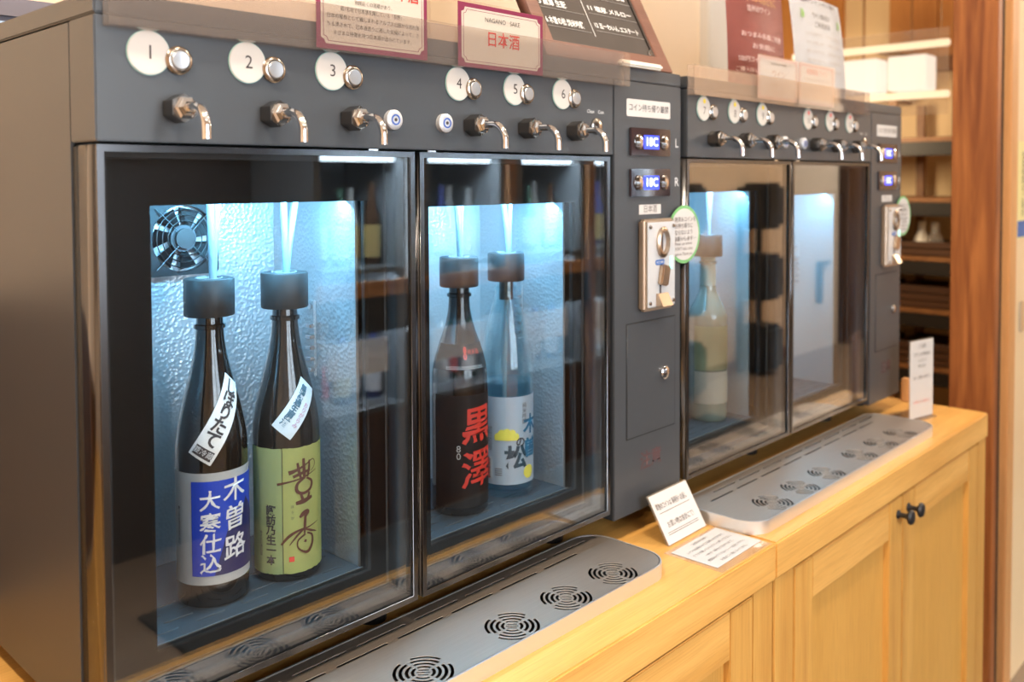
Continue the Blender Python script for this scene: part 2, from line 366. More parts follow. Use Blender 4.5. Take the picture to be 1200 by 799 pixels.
# ------------------------------------------------------------------ dispensers
X0, X1, XC, DX = .3314, 1.0856, 1.266, .9539
ZP, ZS, ZL, ZB, ZD = .0359, .1481, .169, -.519, -.502
YBK = .46
CH = [(.400, .664, -.024, 'fan'), (.760, 1.052, -.034, None)]      # chamber openings x0, x1, top
TAPX = (.4045, .5065, .6055, .7905, .889, .988)
BADX = (.380, .481, .582, .769, .870, .967)
def machine(sh, label, nums, dots, hoses, temp, zed):
    t = thing('drink_dispenser', label, 'dispenser', (X0 + sh, 0, ZB), None, org=(X0, 0, ZB))
    # --- outer shell
    bm = bmesh.new(); y0 = .0575
    box(bm, (X0, X0 + .02), (y0, YBK), (ZB, ZS - .0015)); box(bm, (X1 - .012, X1), (y0, YBK), (ZB, ZS - .0015))
    box(bm, (X0 + .02, X1 - .012), (YBK - .02, YBK), (ZB, ZS - .0015)); box(bm, (X0 + .02, X1 - .012), (y0, YBK - .02), (ZB, ZB + .02))
    obj('body_shell', bm, PANEL, t)
    ol = [rect(X0 + .004, X1 - .001, ZB + .001, ZP - .001)] + [rect(a, b, -.468, top) for a, b, top, _ in CH]
    obj('front_flange', plate(ol, -.0005, .0125, basis((0, .0575, 0), *FRONT)), LINER, t)
    obj('lid', B((X0, XC), (0, YBK), (ZS + .001, ZL), .0015), PANEL, t)
    obj('control_panel', B((X0, X1 - .0008), (0, .0565), (ZP, ZS), .0012), PANEL, t)
    cp = obj('coin_panel', B((X1 + .0008, XC), (0, YBK), (ZB + .003, ZS), .0012), PANEL, t)
    for fx in (X0 + .05, .70, X1 - .04, XC - .03):
        for fy in (.09, .40): obj('foot', cyl(bmesh.new(), (fx, fy, ZT), (fx, fy, ZB + .004), .018, .022, 16), BLACK, t)
    # --- chambers
    for ci, (a, b, top, fan) in enumerate(CH):
        yb = .25; bm = bmesh.new(); th = .004; yf = .0705
        box(bm, (a - th, b + th), (yb, yb + th), (-.474, top + .03)); box(bm, (b, b + th), (yf, yb), (-.474, top + .03)); box(bm, (a - th, a), (yf, yb), (-.474, top + .03))
        ch = obj('chamber', bm, STUC, t)
        bm = bmesh.new(); box(bm, (a - th, b + th), (yf, yb), (top + .03, top + .034)); obj('chamber_ceiling', bm, LINER, ch)
        loops = [rect(a + .001, b - .001, yf - .008, yb - .001)]
        for row in range(4):
            yy = yf + .012 + row * .02
            for k in range(5):
                xx = a + .008 + k * .053 + (.026 if row % 2 else 0)
                if xx + .036 < b - .006: loops.append(rrect(xx, xx + .034, yy, yy + .003, .0014, 3))
        obj('shelf_mat', plate(loops, -.474, -.470), MATM, ch)
        obj('shelf_edge', B((a, b), (yf - .009, yf - .0082), (-.4745, -.4685)), mat('pale_edge', (.35, .38, .40), .4, metal=.6), ch)
        obj('led_strip', B((a + .01, b - .008), (.073, .081), (top + .018, top + .026)), LED, ch)
        l = bpy.data.lights.new('chamber_lamp', 'AREA'); l.shape = 'RECTANGLE'; l.size = b - a - .03; l.size_y = .02; l.energy = 3.5 if sh == 0 else 2.2; l.color = (.20, .62, 1.0)
        lo = bpy.data.objects.new('chamber_lamp', l); COL.objects.link(lo); lo.parent = ch
        lo.location = ((a + b) / 2 - X0 + .02, .088, top + .014 - ZB); lo.rotation_euler = (math.radians(-16), 0, 0); lo.rotation_euler = (math.radians(28), math.radians(8), 0)
        if fan:
            fx, fz = .532, -.0705; s = .045; yq = yb - .012
            fo = obj('fan_housing', plate([rrect(fx - s, fx + s, fz - s, fz + s, .006, 4), circle(fx, fz, .041)], 0, .010, basis((0, yb - .002, 0), *FRONT)), BLACK, t)
            bm = bmesh.new(); cyl(bm, (fx, yq + .008, fz), (fx, yq + .002, fz), .0165, seg=24); obj('fan_hub', bm, mat('fan_grey', (.12, .12, .125), .4), fo)
            for k in range(7):
                bm = bmesh.new(); a0 = k * 2 * PI / 7
                vs = [bm.verts.new((fx + r * math.cos(a0 + w), yq + .006 + yo, fz + r * math.sin(a0 + w))) for r, w, yo in ((.016, 0, -.002), (.039, .1, -.003), (.039, .75, .003), (.016, .6, .002))]
                bm.faces.new(vs); bmesh.ops.solidify(bm, geom=bm.faces[:], thickness=.0008); obj('fan_blade', bm, BLACK, fo)
            bm = bmesh.new()
            for r in (.022, .029, .036): tube(bm, [(fx + r * math.cos(2 * PI * k / 28), yq - .002, fz + r * math.sin(2 * PI * k / 28)) for k in range(29)], .0007, 6)
            for q in (45, 135, 225, 315): tube(bm, [(fx + r * math.cos(math.radians(q)), yq - .003, fz + r * math.sin(math.radians(q))) for r in (.012, .052)], .0007, 6)
            cyl(bm, (fx, yq - .001, fz), (fx, yq - .004, fz), .0125, seg=20); obj('finger_guard', bm, DARKST, fo)
        # clip bracket on the chamber side wall
        cx_, cy_ = b, .16
        br = obj('wall_clip', B((cx_ - .003, cx_), (cy_ - .007, cy_ + .007), (-.25, -.152), .001), STUC, ch)
        bm = bmesh.new()
        for k in range(5): box(bm, (cx_ - .010, cx_ - .003), (cy_ - .008, cy_ + .004), (-.243 + k * .014, -.238 + k * .014), .0008)
        cyl(bm, (cx_ - .006, cy_, -.160), (cx_ - .003, cy_, -.160), .004, seg=12); obj('clip_tooth', bm, CHROME, ch)
    # --- hoses
    for hx, dxs in hoses:
        for q in dxs:
            pts = [(hx + .002, .125, -.170), (hx + .003, .125, -.11), (hx + .003 + q * .25, .125, -.075), (hx + .003 + q * .7, .125, -.03), (hx + .003 + q, .127, -.002)]
            obj('hose', tube(bmesh.new(), pts, .0042, 10), HOSE, t, smooth=True)
    # --- doors
    for a, b in ((X0 + .0005, .6995), (.7074, 1.0772)):
        z0, z1 = ZD, .033; w = .0064
        bm = plate([rect(a, b, z0, z1), rect(a + w, b - w, z0 + w, z1 - w)], -.003, 0, basis((0, 0, 0), *FRONT))
        b2 = plate([rect(a, b, z0, z1), rect(a + .0015, b - .0015, z0 + .0015, z1 - .0015)], -.041, -.003, basis((0, 0, 0), *FRONT))
        me_ = bpy.data.meshes.new('tmp'); b2.to_mesh(me_); b2.free(); bm.from_mesh(me_); bpy.data.meshes.remove(me_)
        dr = obj('door', bm, FRAME, t)
        obj('door_liner', plate([rect(a + .0016, b - .0016, z0 + .0016, z1 - .0016), rect(a + .0115, b - .0115, z0 + .0115, z1 - .0115)], -.0405, -.0082, basis((0, 0, 0), *FRONT)), GASK, dr)
        obj('glass_pane', B((a + w - .001, b - w + .001), (.0032, .0072), (z0 + w - .001, z1 - w + .001)), GLASS, dr)
        obj('gasket', plate([rect(a + .001, b - .001, z0 + .001, z1 - .001), rect(a + .012, b - .012, z0 + .012, z1 - .012)], -.0560, -.0415, basis((0, 0, 0), *FRONT)), GASK, dr)
        obj('hinge_tab', B((a + (.30 if a < .5 else .012), a + (.313 if a < .5 else .025)), (-.0005, .02), (z1 + .0003, z1 + .0022)), CHROME, dr)
    # --- numbered badges, buttons, taps
    for i in range(6):
        bx, bz = BADX[i], .1178
        bd = obj('number_badge', cyl(bmesh.new(), (bx, 0, bz), (bx, -.0022, bz), .0202, seg=40, bev=.0006), BADGE, t, smooth=True)
        obj('badge_edge', plate([circle(bx, bz, .0207, 40), circle(bx, bz, .0199, 40)], 0, .0012, basis((0, 0, 0), *FRONT)), mat('teal_edge', (.25, .48, .42), .5), bd)
        text('numeral', str(nums[i]), .0185 if nums[i] < 10 else .014, INK if sh == 0 else GREYINK, bd, (bx + .001, -.0024, bz - (0 if sh == 0 else .004)))
        if dots: flat([circle(bx + .0, bz + .0125, .004, 16)], YELLOW if i < 3 else REDDOT, 'colour_dot', bd, (0, -.0025, 0))
        ux, uz = TAPX[i] + .004, .1132
        pb = obj('push_button', lathe_y(ux, uz, [(.0, 0), (.0135, 0), (.0135, .003), (.0118, .005), (.0098, .0055), (.0098, .003), (0, .003)], 28), BRONZE, t, smooth=True)
        obj('button_cap', lathe_y(ux, uz, [(0, .003), (.0088, .003), (.0088, .0062), (.0080, .0070), (.0020, .0066), (0, .0066)], 28), mat('spun_silver', (.52, .54, .57), .32, metal=.8), pb, smooth=True)
        tx, tz = TAPX[i], .0675
        tp = obj('tap', cyl(bmesh.new(), (tx, 0, tz), (tx, -.021, tz), .0135, seg=6, bev=.0008), mat('dark_nickel', (.22, .20, .18), .25, metal=1), t)
        obj('collar_nut', lathe_y(tx, tz, [(0, .021), (.0112, .021), (.0112, .0235), (.0085, .0245), (.0085, .0275), (.0060, .0290), (0, .0290)], 6), CHROME, tp)
        pts = [(tx, -.027, tz)] + [(tx, -.040, tz)] + [(tx, -.040 - .020 * math.sin(q * PI / 16), tz - .020 * (1 - math.cos(q * PI / 16))) for q in range(1, 9)] + [(tx, -.060, tz - .030)]
        obj('spout', tube(bmesh.new(), pts, .0044, 14), CHROME, tp, smooth=True)
    for lx, lz in ((.665, .069), (.7445, .0685)):
        lk = obj('door_lock', lathe_y(lx, lz, [(0, 0), (.0115, 0), (.0115, .006), (.0098, .0075), (.0070, .0078), (0, .0078)], 28), mat('bright_lock_face', (.62, .64, .68), .28, metal=.5), t, smooth=True)
        flat([circle(lx, lz, .0062, 24), circle(lx, lz, .0046, 24)], mat('blue_ring', (.03, .10, .42), .4), 'key_ring', lk, (0, -.0080, 0))
        flat([circle(lx, lz, .0020, 16)], INK, 'keyhole', lk, (0, -.0080, 0))
    ks = obj('key_switch', lathe_y(1.043, .0765, [(0, 0), (.0120, 0), (.0120, .003), (.0095, .0045), (0, .005)], 24), BRONZE, t, smooth=True)
    flat([rect(1.0415, 1.0445, .0705, .0805)], INK, 'key_slot', ks, (0, -.0052, 0))
    text('legend', 'Clean', .0072, WHITEINK, ks, (1.031, -.0004, .0975)); text('legend', 'Coin', .0072, WHITEINK, ks, (1.055, -.0004, .0975))
    # --- coin panel fittings
    lp = obj('notice_strip', plate([rrect(1.1175, 1.2344, .0953, .1218, .003, 3)], 0, .0006, basis((0, 0, 0), *FRONT)), PAPER, t)
    text('notice_text', 'コイン持ち帰り厳禁', .0125, GREYINK if sh else INK, lp, (1.176, -.0009, .1085), width=.106)
    for zc, let in ((.057, 'L'), (-.0057, 'R')):
        dp = obj('temperature_display', B((1.124, 1.231), (-.004, 0), (zc - .0215, zc + .0215), .0012), mat('dark_mirror_plate', (.030, .020, .024), .06, spec=.6), t)
        obj('lcd_window', B((1.158, 1.1975), (-.0046, -.004), (zc - .0105, zc + .0105)), LCD, dp)
        text('digits', temp, .0185, LCDT, dp, (1.1775, -.0049, zc), bold=.0003, width=.030)
        for bx in (1.143, 1.2125):
            bm = lathe_y(bx, zc, [(0, .004), (.0115, .004), (.0115, .0055), (.0085, .0070), (0, .0074)], 24)
            obj('set_button', bm, CHROME, dp, smooth=True)
        text('side_letter', let, .020, WHITEINK, dp, (1.2535, -.0004, zc))
    ml = obj('drink_name_label', B((1.150, 1.2085), (-.0006, 0), (-.0548, -.0398)), PAPER, t)
    text('drink_name', '日本酒' if sh == 0 else 'ワイン', .0125, GREYINK, ml, (1.179, -.0009, -.0473))
    # coin acceptor
    ca = obj('coin_acceptor', B((1.146, 1.229), (-.014, 0), (-.2045, -.062), .004, 3), mat('pale_gold_metal', (.50, .40, .31), .35, metal=.8), t)
    obj('face_plate', B((1.152, 1.2265), (-.0155, -.0138), (-.199, -.067), .001), mat('satin_silver', (.66, .68, .70), .35, metal=.35), ca)
    obj('coin_ring', lathe_xf([(.0145, .0), (.0185, 0), (.0195, .004), (.0160, .0065), (.0130, .006), (.0130, .0)], (1.190, -.0155, -.0985), (.85, 1.25)), mat('gold_ring', (.48, .36, .26), .3, metal=1), ca, smooth=True)
    obj('coin_slot', B((1.1885, 1.1915), (-.0165, -.015), (-.117, -.081)), INK, ca)
    obj('return_label', plate([rrect(1.172, 1.196, -.1335, -.1255, .003, 3)], 0, .0008, basis((0, -.0155, 0), *FRONT)), mat('blue_print', (.03, .13, .42), .5), ca)
    text('return_text', 'RETURN', .0055, WHITEINK, ca, (1.184, -.0166, -.1297))
    bm = B((-.010, .010), (-.009, 0), (-.016, .016), .002); bmesh.ops.transform(bm, matrix=Matrix.Translation((1.190, -.0155, -.150)) @ Matrix.Rotation(math.radians(14), 4, 'Y'), verts=bm.verts)
    obj('return_lever', bm, mat('gold_ring', (0, 0, 0)), ca)
    obj('lever_slot', B((1.1835, 1.1868), (-.0162, -.015), (-.184, -.158)), INK, ca)
    bm = bmesh.new(); vs = [bm.verts.new(q) for q in ((1.174, -.0155, -.197), (1.202, -.0155, -.197), (1.202, -.0155, -.178), (1.174, -.0155, -.178), (1.174, -.029, -.197), (1.202, -.029, -.197), (1.202, -.019, -.178), (1.174, -.019, -.178))]
    for f in ((0, 1, 2, 3), (4, 5, 6, 7), (0, 1, 5, 4), (2, 3, 7, 6), (0, 3, 7, 4), (1, 2, 6, 5)): bm.faces.new([vs[q] for q in f])
    obj('return_chute', bm, mat('gold_ring', (0, 0, 0)), ca)
    for sx, sz in ((1.158, -.074), (1.221, -.074), (1.158, -.192), (1.221, -.192)):
        obj('screw', lathe_y(sx, sz, [(0, .0155), (.0033, .0155), (.0028, .0175), (0, .018)], 12), BRONZE, ca, smooth=True)
    obj('status_light', B((1.212, 1.219), (-.0162, -.0155), (-.142, -.122)), mat('green_indicator', (.3, .8, .7), .3, emit=((.35, .95, .75), 1.2)), ca)
    # round sticker on the acceptor's side
    sx, sz, r = 1.2705, -.0905, .0475
    st = obj('round_sticker', cyl(bmesh.new(), (sx, -.0035, sz), (sx, -.0042, sz), r, seg=48), GREEN, t)
    flat([circle(sx, sz, r - .0052, 48)], PAPER, 'sticker_face', st, (0, -.0043, 0))
    for k, ln in enumerate(('使用済みコインを', 'お持ち帰りに', 'ならないよう', 'お願いします')): text('sticker_text', ln, .0090, GREYINK, st, (sx - .002, -.0049, sz + .024 - k * .0105), bold=.0001)
    for k, ln in enumerate(('Please use tokens', "DON'T take coins", 'here as Thank you')): text('sticker_text', ln, .0072, GREYINK, st, (sx - .003, -.0049, sz - .015 - k * .0085))
    flat([rect(sx - .036, sx + .034, sz - .0072, sz - .0068)], GREYINK, 'sticker_rule', st, (0, -.0047, 0))
    # service hatch
    sv = obj('service_hatch', plate([rect(1.1185, 1.2475, -.3975, -.2225)], 0, .0012, basis((0, 0, 0), *FRONT)), PANEL, t)
    obj('hatch_seam', plate([rect(1.1165, 1.2495, -.3995, -.2205), rect(1.1183, 1.2477, -.3977, -.2223)], 0, .0003, basis((0, 0, 0), *FRONT)), GASK, sv)
    hl = obj('hatch_lock', lathe_y(1.216, -.309, [(0, 0), (.0105, 0), (.0105, .005), (.008, .007), (0, .0072)], 24), CHROME, sv, smooth=True)
    text('faded_stamp', '注意', .030, mat('faded_red', (.085, .040, .042), .6), t, (1.182, -.0004, -.442), bold=.0006)
    return t
def lathe_y(x, z, prof, seg=24):
    bm = lathe(bmesh.new(), (0, 0, 0), prof, seg)
    bmesh.ops.transform(bm, matrix=Matrix.Translation((x, 0, z)) @ Matrix.Rotation(PI / 2, 4, 'X'), verts=bm.verts); return bm
def lathe_xf(prof, at, sc):
    bm = lathe(bmesh.new(), (0, 0, 0), prof + [prof[0]], 28)
    bmesh.ops.transform(bm, matrix=Matrix.Translation(at) @ Matrix.Diagonal((sc[0], 1, sc[1], 1)) @ Matrix.Rotation(PI / 2, 4, 'X'), verts=bm.verts); return bm
machine(0, 'near charcoal six-tap drink dispenser with badges 1 to 6 and four bottles behind glass', (1, 2, 3, 4, 5, 6), False,
        [(.505, (-.003, .009)), (.600, (-.004, .018)), (.886, (-.008, .004)), (.986, (-.016, .006))], '18C', 0)
machine(DX, 'far charcoal drink dispenser with dotted badges 7 to 12 and a single bottle behind glass', (7, 8, 9, 10, 11, 12), True,
        [(.601, (-.004, .010))], '18C', 1)
# ------------------------------------------------------------------ bottles
def interp(pts):
    def f(z):
        if z <= pts[0][1]: return pts[0][0]
        for (r0, z0), (r1, z1) in zip(pts, pts[1:]):
            if z <= z1:
                k = (z - z0) / (z1 - z0 + 1e-9); return r0 + (r1 - r0) * k
        return pts[-1][0]
    return f
def smooth_prof(pts, n=5):
    out = []
    for i in range(len(pts) - 1):
        p0, p1, p2, p3 = pts[max(i - 1, 0)], pts[i], pts[i + 1], pts[min(i + 2, len(pts) - 1)]
        for k in range(n):
            s = k / n
            h = [.5 * ((2 * b) + (c - a) * s + (2 * a - 5 * b + 4 * c - d) * s * s + (3 * b - a - 3 * c + d) * s ** 3) for a, b, c, d in zip(p0, p1, p2, p3)]
            out.append(tuple(h))
    out.append(pts[-1]); return out
SH1 = smooth_prof([(.0395, .012), (.0395, .10), (.0395, .165), (.0378, .188), (.0318, .220), (.0225, .256), (.0168, .285), (.0148, .312), (.0142, .330)])
SH4 = smooth_prof([(.0400, .012), (.0400, .10), (.0400, .17), (.0385, .200), (.0320, .240), (.0240, .272), (.0170, .298), (.0150, .315), (.0142, .330)])
SH3 = smooth_prof([(.0400, .012), (.0400, .10), (.0400, .175), (.0380, .205), (.0300, .235), (.0210, .262), (.0160, .285), (.0145, .312), (.0142, .330)])
SHW = smooth_prof([(.0375, .012), (.0375, .10), (.0375, .19), (.0350, .212), (.0240, .235), (.0160, .255), (.0145, .285), (.0142, .330)])
BROWN = mat('dark_brown_glass', (.010, .0075, .006), .06, spec=.7, coat=.5)
BLKGL = mat('black_glass', (.006, .006, .007), .08, spec=.6)
CAPM = mat('black_rubber_stopper', (.030, .028, .027), .5)
ZSH = -.470
def bottle(x, y, shape, m, label, cap=True, closed=True, shell=False):
    t = thing('bottle', label, 'bottle', (x, y, ZSH))
    c = (x, y, ZSH); prof = [(0, .004), (.030, .002), (shape[0][0] - .003, 0), (shape[0][0], .004)] + shape + [(.0142, .338), (0, .338)]
    if shell:
        inner = [(max(r - .003, .002), z) for r, z in reversed([q for q in prof if q[1] > .004])]
        prof = prof[:-1] + inner[1:] + [(0, .008)]
    bd = obj('glass_body', lathe(bmesh.new(), c, prof, 48), m, t, smooth=True)
    rg = bmesh.new(); lathe(rg, c, [(.0142, .303), (.0175, .3045), (.0175, .3085), (.0142, .310)], 32); obj('neck_ring', rg, m, bd, smooth=True)
    if cap:
        cp = bmesh.new(); lathe(cp, c, [(.0150, .3185), (.0268, .3185), (.0278, .3200), (.0278, .3590), (.0268, .3605), (.0150, .3605), (.0140, .3560), (0, .3560)], 40)
        ob = obj('stopper', cp, CAPM, t, smooth=True)
        rn = bmesh.new(); lathe(rn, c, [(.0135, .3590), (.0150, .3590), (.0150, .3612), (.0135, .3612), (.0135, .3590)], 32); obj('stopper_ring', rn, mat('grey_ring', (.4, .4, .4), .4), ob, smooth=True)
    return t, c, interp(shape)
def sleeve(t, c, pf, a0, a1, z0, z1, m, name='label', off=.0004, jag=0.):
    """paper label bent round the bottle from angle a0 to a1 (degrees, 0 faces the room)"""
    R = pf(.05); a0, a1 = math.radians(a0), math.radians(a1); n = 28; bm = bmesh.new(); g = []
    for k in range(n + 1):
        a = a0 + (a1 - a0) * k / n; row = []
        zs = [z0 + (random.uniform(-1, 1) * jag), (z0 + z1) / 2, z1 + (random.uniform(-1, 1) * jag)]
        for z in zs: row.append(bm.verts.new((c[0] + (pf(z) + off) * math.sin(a), c[1] - (pf(z) + off) * math.cos(a), c[2] + z)))
        g.append(row)
    for A, C in zip(g, g[1:]):
        for q in (0, 1): bm.faces.new((A[q], C[q], C[q + 1], A[q + 1]))
    bmesh.ops.solidify(bm, geom=bm.faces[:], thickness=-.0002)
    return obj(name, bm, m, t, smooth=True)
def wtext(t, c, pf, body, size, m, a, z, name='lettering', off=.0010, rot=0., at=None, **kw):
    bm = text_bm(body, size, **kw); wrap(bm, c, pf, math.radians(a), off, rot=rot, at=(at or (0, z)))
    return obj(name, bm, m, t)
def wflat(t, c, pf, loops, m, a, name, off=.0008, rot=0., at=(0, 0)):
    cu = plate(loops, 0, .0001); wrap(cu, c, pf, math.radians(a), off, rot=rot, at=at); return obj(name, cu, m, t)
def brush(t, c, pf, strokes, m, a, name='brush_stroke', off=.0013):
    bm = bmesh.new()
    for st in strokes:
        p = smooth_prof(st, 6) if len(st) > 2 else [tuple(u + (v - u) * k / 6 for u, v in zip(st[0], st[1])) for k in range(7)]
        prev = None
        for i, q in enumerate(p):
            d_ = Vector((p[min(i + 1, len(p) - 1)][0] - p[max(i - 1, 0)][0], p[min(i + 1, len(p) - 1)][1] - p[max(i - 1, 0)][1])).normalized()
            n_ = Vector((-d_.y, d_.x)) * max(q[2], .0002)
            cur = (bm.verts.new((q[0] + n_.x, q[1] + n_.y, 0)), bm.verts.new((q[0] - n_.x, q[1] - n_.y, 0)))
            if prev: bm.faces.new((prev[0], prev[1], cur[1], cur[0]))
            prev = cur
    wrap(bm, c, pf, math.radians(a), off); return obj(name, bm, m, t)
def rough_text(t, c, pf, ch, size, m, a, z, rot=0., amp=.0006, bold=.0005, off=.0016, shear=.12):
    bm = text_bm(ch, size, bold=bold, shear=shear)
    for v in bm.verts:
        k = 900 / (size / .025)
        v.co.x += amp * math.sin(v.co.y * k + v.co.x * k * .7 + z * 90); v.co.y += amp * math.sin(v.co.x * k * 1.3 + 1.7 + z * 50)
    wrap(bm, c, pf, math.radians(a), off, rot=rot, at=(0, z)); return obj('lettering', bm, m, t)
# 1: brown bottle with the blue label
BLUE = mat('cobalt_print', (.010, .050, .46), .45); NAVY = mat('navy_print', (.008, .012, .09), .45)
t, c, pf = bottle(.507, .132, SH1, BROWN, 'dark brown bottle with cobalt blue label and white calligraphy, leftmost behind the near glass')
lb = sleeve(t, c, pf, -108, 95, .026, .150, mat('label_white', (.78, .78, .76), .5))
wflat(lb, c, pf, [rect(-.042, .058, .036, .141)], BLUE, 0, 'blue_field', .0009)
wflat(lb, c, pf, [[(-.018, .0362), (.004, .110), (.010, .085), (.022, .115), (.058, .070), (.058, .0362)]], NAVY, 0, 'mountain_print', .0012)
for ch, zz in (('木', .1265), ('曽', .0955), ('路', .0625)): rough_text(lb, c, pf, ch, .0285, WHITEINK, 7, zz, rot=.10, amp=.0004, bold=.00035)
for ch, zz in (('大', .118), ('寒', .0935), ('仕', .0705), ('込', .0485)): rough_text(lb, c, pf, ch, .0230, WHITEINK, -33, zz, rot=.08, amp=.0004, bold=.00035)
wtext(lb, c, pf, '要冷蔵品酒造株式会社', .0045, GREYINK, -88, .09, vertical=True, line=.95)
tg = wflat(t, c, pf, [rect(-.0140, .0140, -.049, .049)], mat('label_white', (0, 0, 0)), 0, 'neck_tag', .0010, rot=math.radians(-33), at=(-.006, .207))
R33 = math.radians(-33)
def along(d, s, at=(-.006, .207), r=R33): return (at[0] + s * math.cos(r) - d * math.sin(r), at[1] + s * math.sin(r) + d * math.cos(r))
for ch, dd in (('し', .037), ('ぼ', .022), ('り', .007), ('た', -.009), ('て', -.025)): wtext(tg, c, pf, ch, .0190, INK, 0, 0, off=.0016, rot=R33, at=along(dd, 0), bold=.0006)
wflat(tg, c, pf, [rect(-.0110, .0110, -.0055, .0055)], INK, 0, 'tag_band', .0015, rot=R33, at=along(-.0405, 0))
wtext(tg, c, pf, '要冷蔵', .0078, WHITEINK, 0, 0, off=.0020, rot=R33, at=along(-.0405, 0))
# 2: brown bottle with the yellow-green label
YG = mat('yellow_green_label', (.66, .70, .25), .6, vary=.06); YG2 = mat('pale_green_label', (.55, .66, .30), .6, vary=.06)
t, c, pf = bottle(.601, .126, SH1, BROWN, 'dark brown bottle with yellow-green label and brown brush lettering, beside the blue-labelled one')
lb = sleeve(t, c, pf, -107, -40.5, .010, .158, YG2, jag=.0006); lb2 = sleeve(t, c, pf, -39.5, 80, .010, .158, YG, jag=.0006)
wflat(lb, c, pf, [rect(-.0003, .0003, .011, .157)], INK, -40, 'label_rule')
BRUSH = mat('brown_ink', (.10, .028, .012), .6)
k_ = .00043
def S_(pts): return [((x - 520) * k_ * 1.12, .158 - (y - 315) * k_ * .98, w * k_) for x, y, w in pts]
HO = [S_(q) for q in ([(503, 358, 3), (506, 380, 4), (511, 402, 3)], [(518, 348, 3.5), (519, 375, 4.5), (520, 402, 4)], [(534, 356, 2.5), (533, 380, 3.5), (528, 402, 3)],
      [(482, 384, 6), (500, 378, 4), (525, 366, 2), (545, 356, 1.2), (552, 372, 1), (540, 388, 1)], [(492, 396, 4), (515, 388, 4), (536, 384, 3)],
      [(455, 414, 3.5), (480, 409, 2.5), (515, 402, 2), (556, 388, .8)], [(522, 402, 3), (503, 416, 4), (501, 436, 4.5), (516, 446, 4), (536, 438, 4), (541, 418, 3.5), (526, 404, 2.5)],
      [(511, 448, 3), (514, 458, 4), (516, 468, 4)], [(533, 446, 3), (531, 457, 3.5), (527, 466, 3)], [(498, 471, 4.5), (518, 468, 6.5), (541, 461, 4)])]
KO = [S_(q) for q in ([(507, 512, 3), (517, 503, 6.5), (528, 500, 6), (522, 512, 4)], [(522, 508, 3.5), (520, 535, 4), (519, 562, 2)], [(463, 583, 2.5), (482, 560, 4), (505, 548, 3), (530, 545, 2), (560, 538, .7)],
      [(518, 545, 3), (500, 562, 3), (482, 586, 1)], [(521, 548, 2), (536, 556, 3), (556, 566, 1)], [(521, 562, 3), (503, 575, 2.2), (502, 595, 2), (516, 610, 3), (530, 612, 4.5), (541, 592, 4), (540, 570, 3), (526, 560, 2)], [(518, 580, 3.5), (524, 583, 4)])]
brush(lb2, c, pf, HO, BRUSH, -3); brush(lb2, c, pf, KO, BRUSH, -3)
for k, ch in enumerate('諏訪乃生一本'): wtext(lb, c, pf, ch, .0125, INK, -60, .085 - k * .0118, off=.0012, bold=.0003)
wtext(lb2, c, pf, 'ほうか', .0042, GREYINK, -24, .082, vertical=True, line=1.6)
wtext(lb, c, pf, '株式会社豊島屋', .0045, GREYINK, -80, .045, vertical=True, line=.95)
wflat(lb2, c, pf, [rect(-.003, .003, .024, .030)], mat('seal_red', (.72, .06, .04), .6), -26, 'seal_stamp')
R42 = math.radians(-40); AT2 = (-.007, .203)
tg = wflat(t, c, pf, [rect(-.0140, .0140, -.034, .034)], mat('pale_blue_tag', (.66, .75, .80), .5), 0, 'neck_tag', .0010, rot=R42, at=AT2)
for k, ch in enumerate('無濾過生原酒'): wtext(tg, c, pf, ch, .0100, mat('teal_ink', (.03, .12, .18), .6), 0, 0, off=.0016, rot=R42, at=along(.0235 - k * .0092, -.004, AT2, R42), bold=.0003)
for k, ch in enumerate('おりがらみ'): wtext(tg, c, pf, ch, .0066, mat('magenta_print', (.45, .08, .2), .6), 0, 0, off=.0016, rot=R42, at=along(.008 - k * .0066, .0078, AT2, R42))
# 3: black bottle with red lettering
t, c, pf = bottle(.886, .124, SH3, BLKGL, 'black bottle with red brush lettering and dark neck band, beside the clear bottle')
lb = sleeve(t, c, pf, -100, 85, .012, .170, mat('black_label', (.013, .012, .012), .6))
RB = mat('vermilion_print', (.62, .035, .018), .55)
rough_text(lb, c, pf, '黒', .053, RB, -6, .124, .08, .0009, .0009, .0013); rough_text(lb, c, pf, '澤', .055, RB, -6, .062, .08, .0009, .0006, .0013)
wtext(lb, c, pf, '80', .013, mat('pale_print', (.5, .5, .48), .6), -46, .090, vertical=True, off=.0012, line=.8)
nb = sleeve(t, c, pf, -110, 85, .205, .240, mat('black_label', (0, 0, 0)), 'neck_band')
wtext(nb, c, pf, '8\n0', .011, RB, -30, .2275, off=.0014, bold=.0006, line=.8); wtext(nb, c, pf, '純米酒', .0075, RB, -8, .229, off=.0014)
wflat(nb, c, pf, [rect(-.03, .03, .2065, .2072), rect(-.03, .03, .2085, .2090), rect(-.03, .03, .2100, .2104)], mat('pale_print', (0, 0, 0)), -30, 'band_lines')
# 4: clear bottle
CLR = clear('pale_blue_glass', (.86, .95, .97), 1.5)
t, c, pf = bottle(.985, .126, SH4, CLR, 'clear pale blue bottle with white label and yellow crest, right of the black bottle', shell=True)
bm = bmesh.new(); lathe(bm, c, [(0, .009), (.0362, .009), (.0362, .168), (0, .168)], 40); obj('sake', bm, clear('pale_blue_liquid', (.62, .84, .90), 1.33), t, smooth=True)
bm = bmesh.new(); lathe(bm, c, [(.0105, .290), (.0105, .3185), (0, .3185)], 24); obj('stopper_plug', bm, CAPM, t, smooth=True)
bm = tube(bmesh.new(), [(c[0] + .001, c[1], c[2] + .29), (c[0] - .003, c[1], c[2] + .2), (c[0] - .008, c[1], c[2] + .03)], .0035, 10); obj('dip_tube', bm, HOSE, t, smooth=True)
lb = sleeve(t, c, pf, -112, 85, .020, .150, mat('pale_blue_label', (.66, .76, .84), .5))
TEAL = mat('teal_print', (.02, .15, .28), .5)
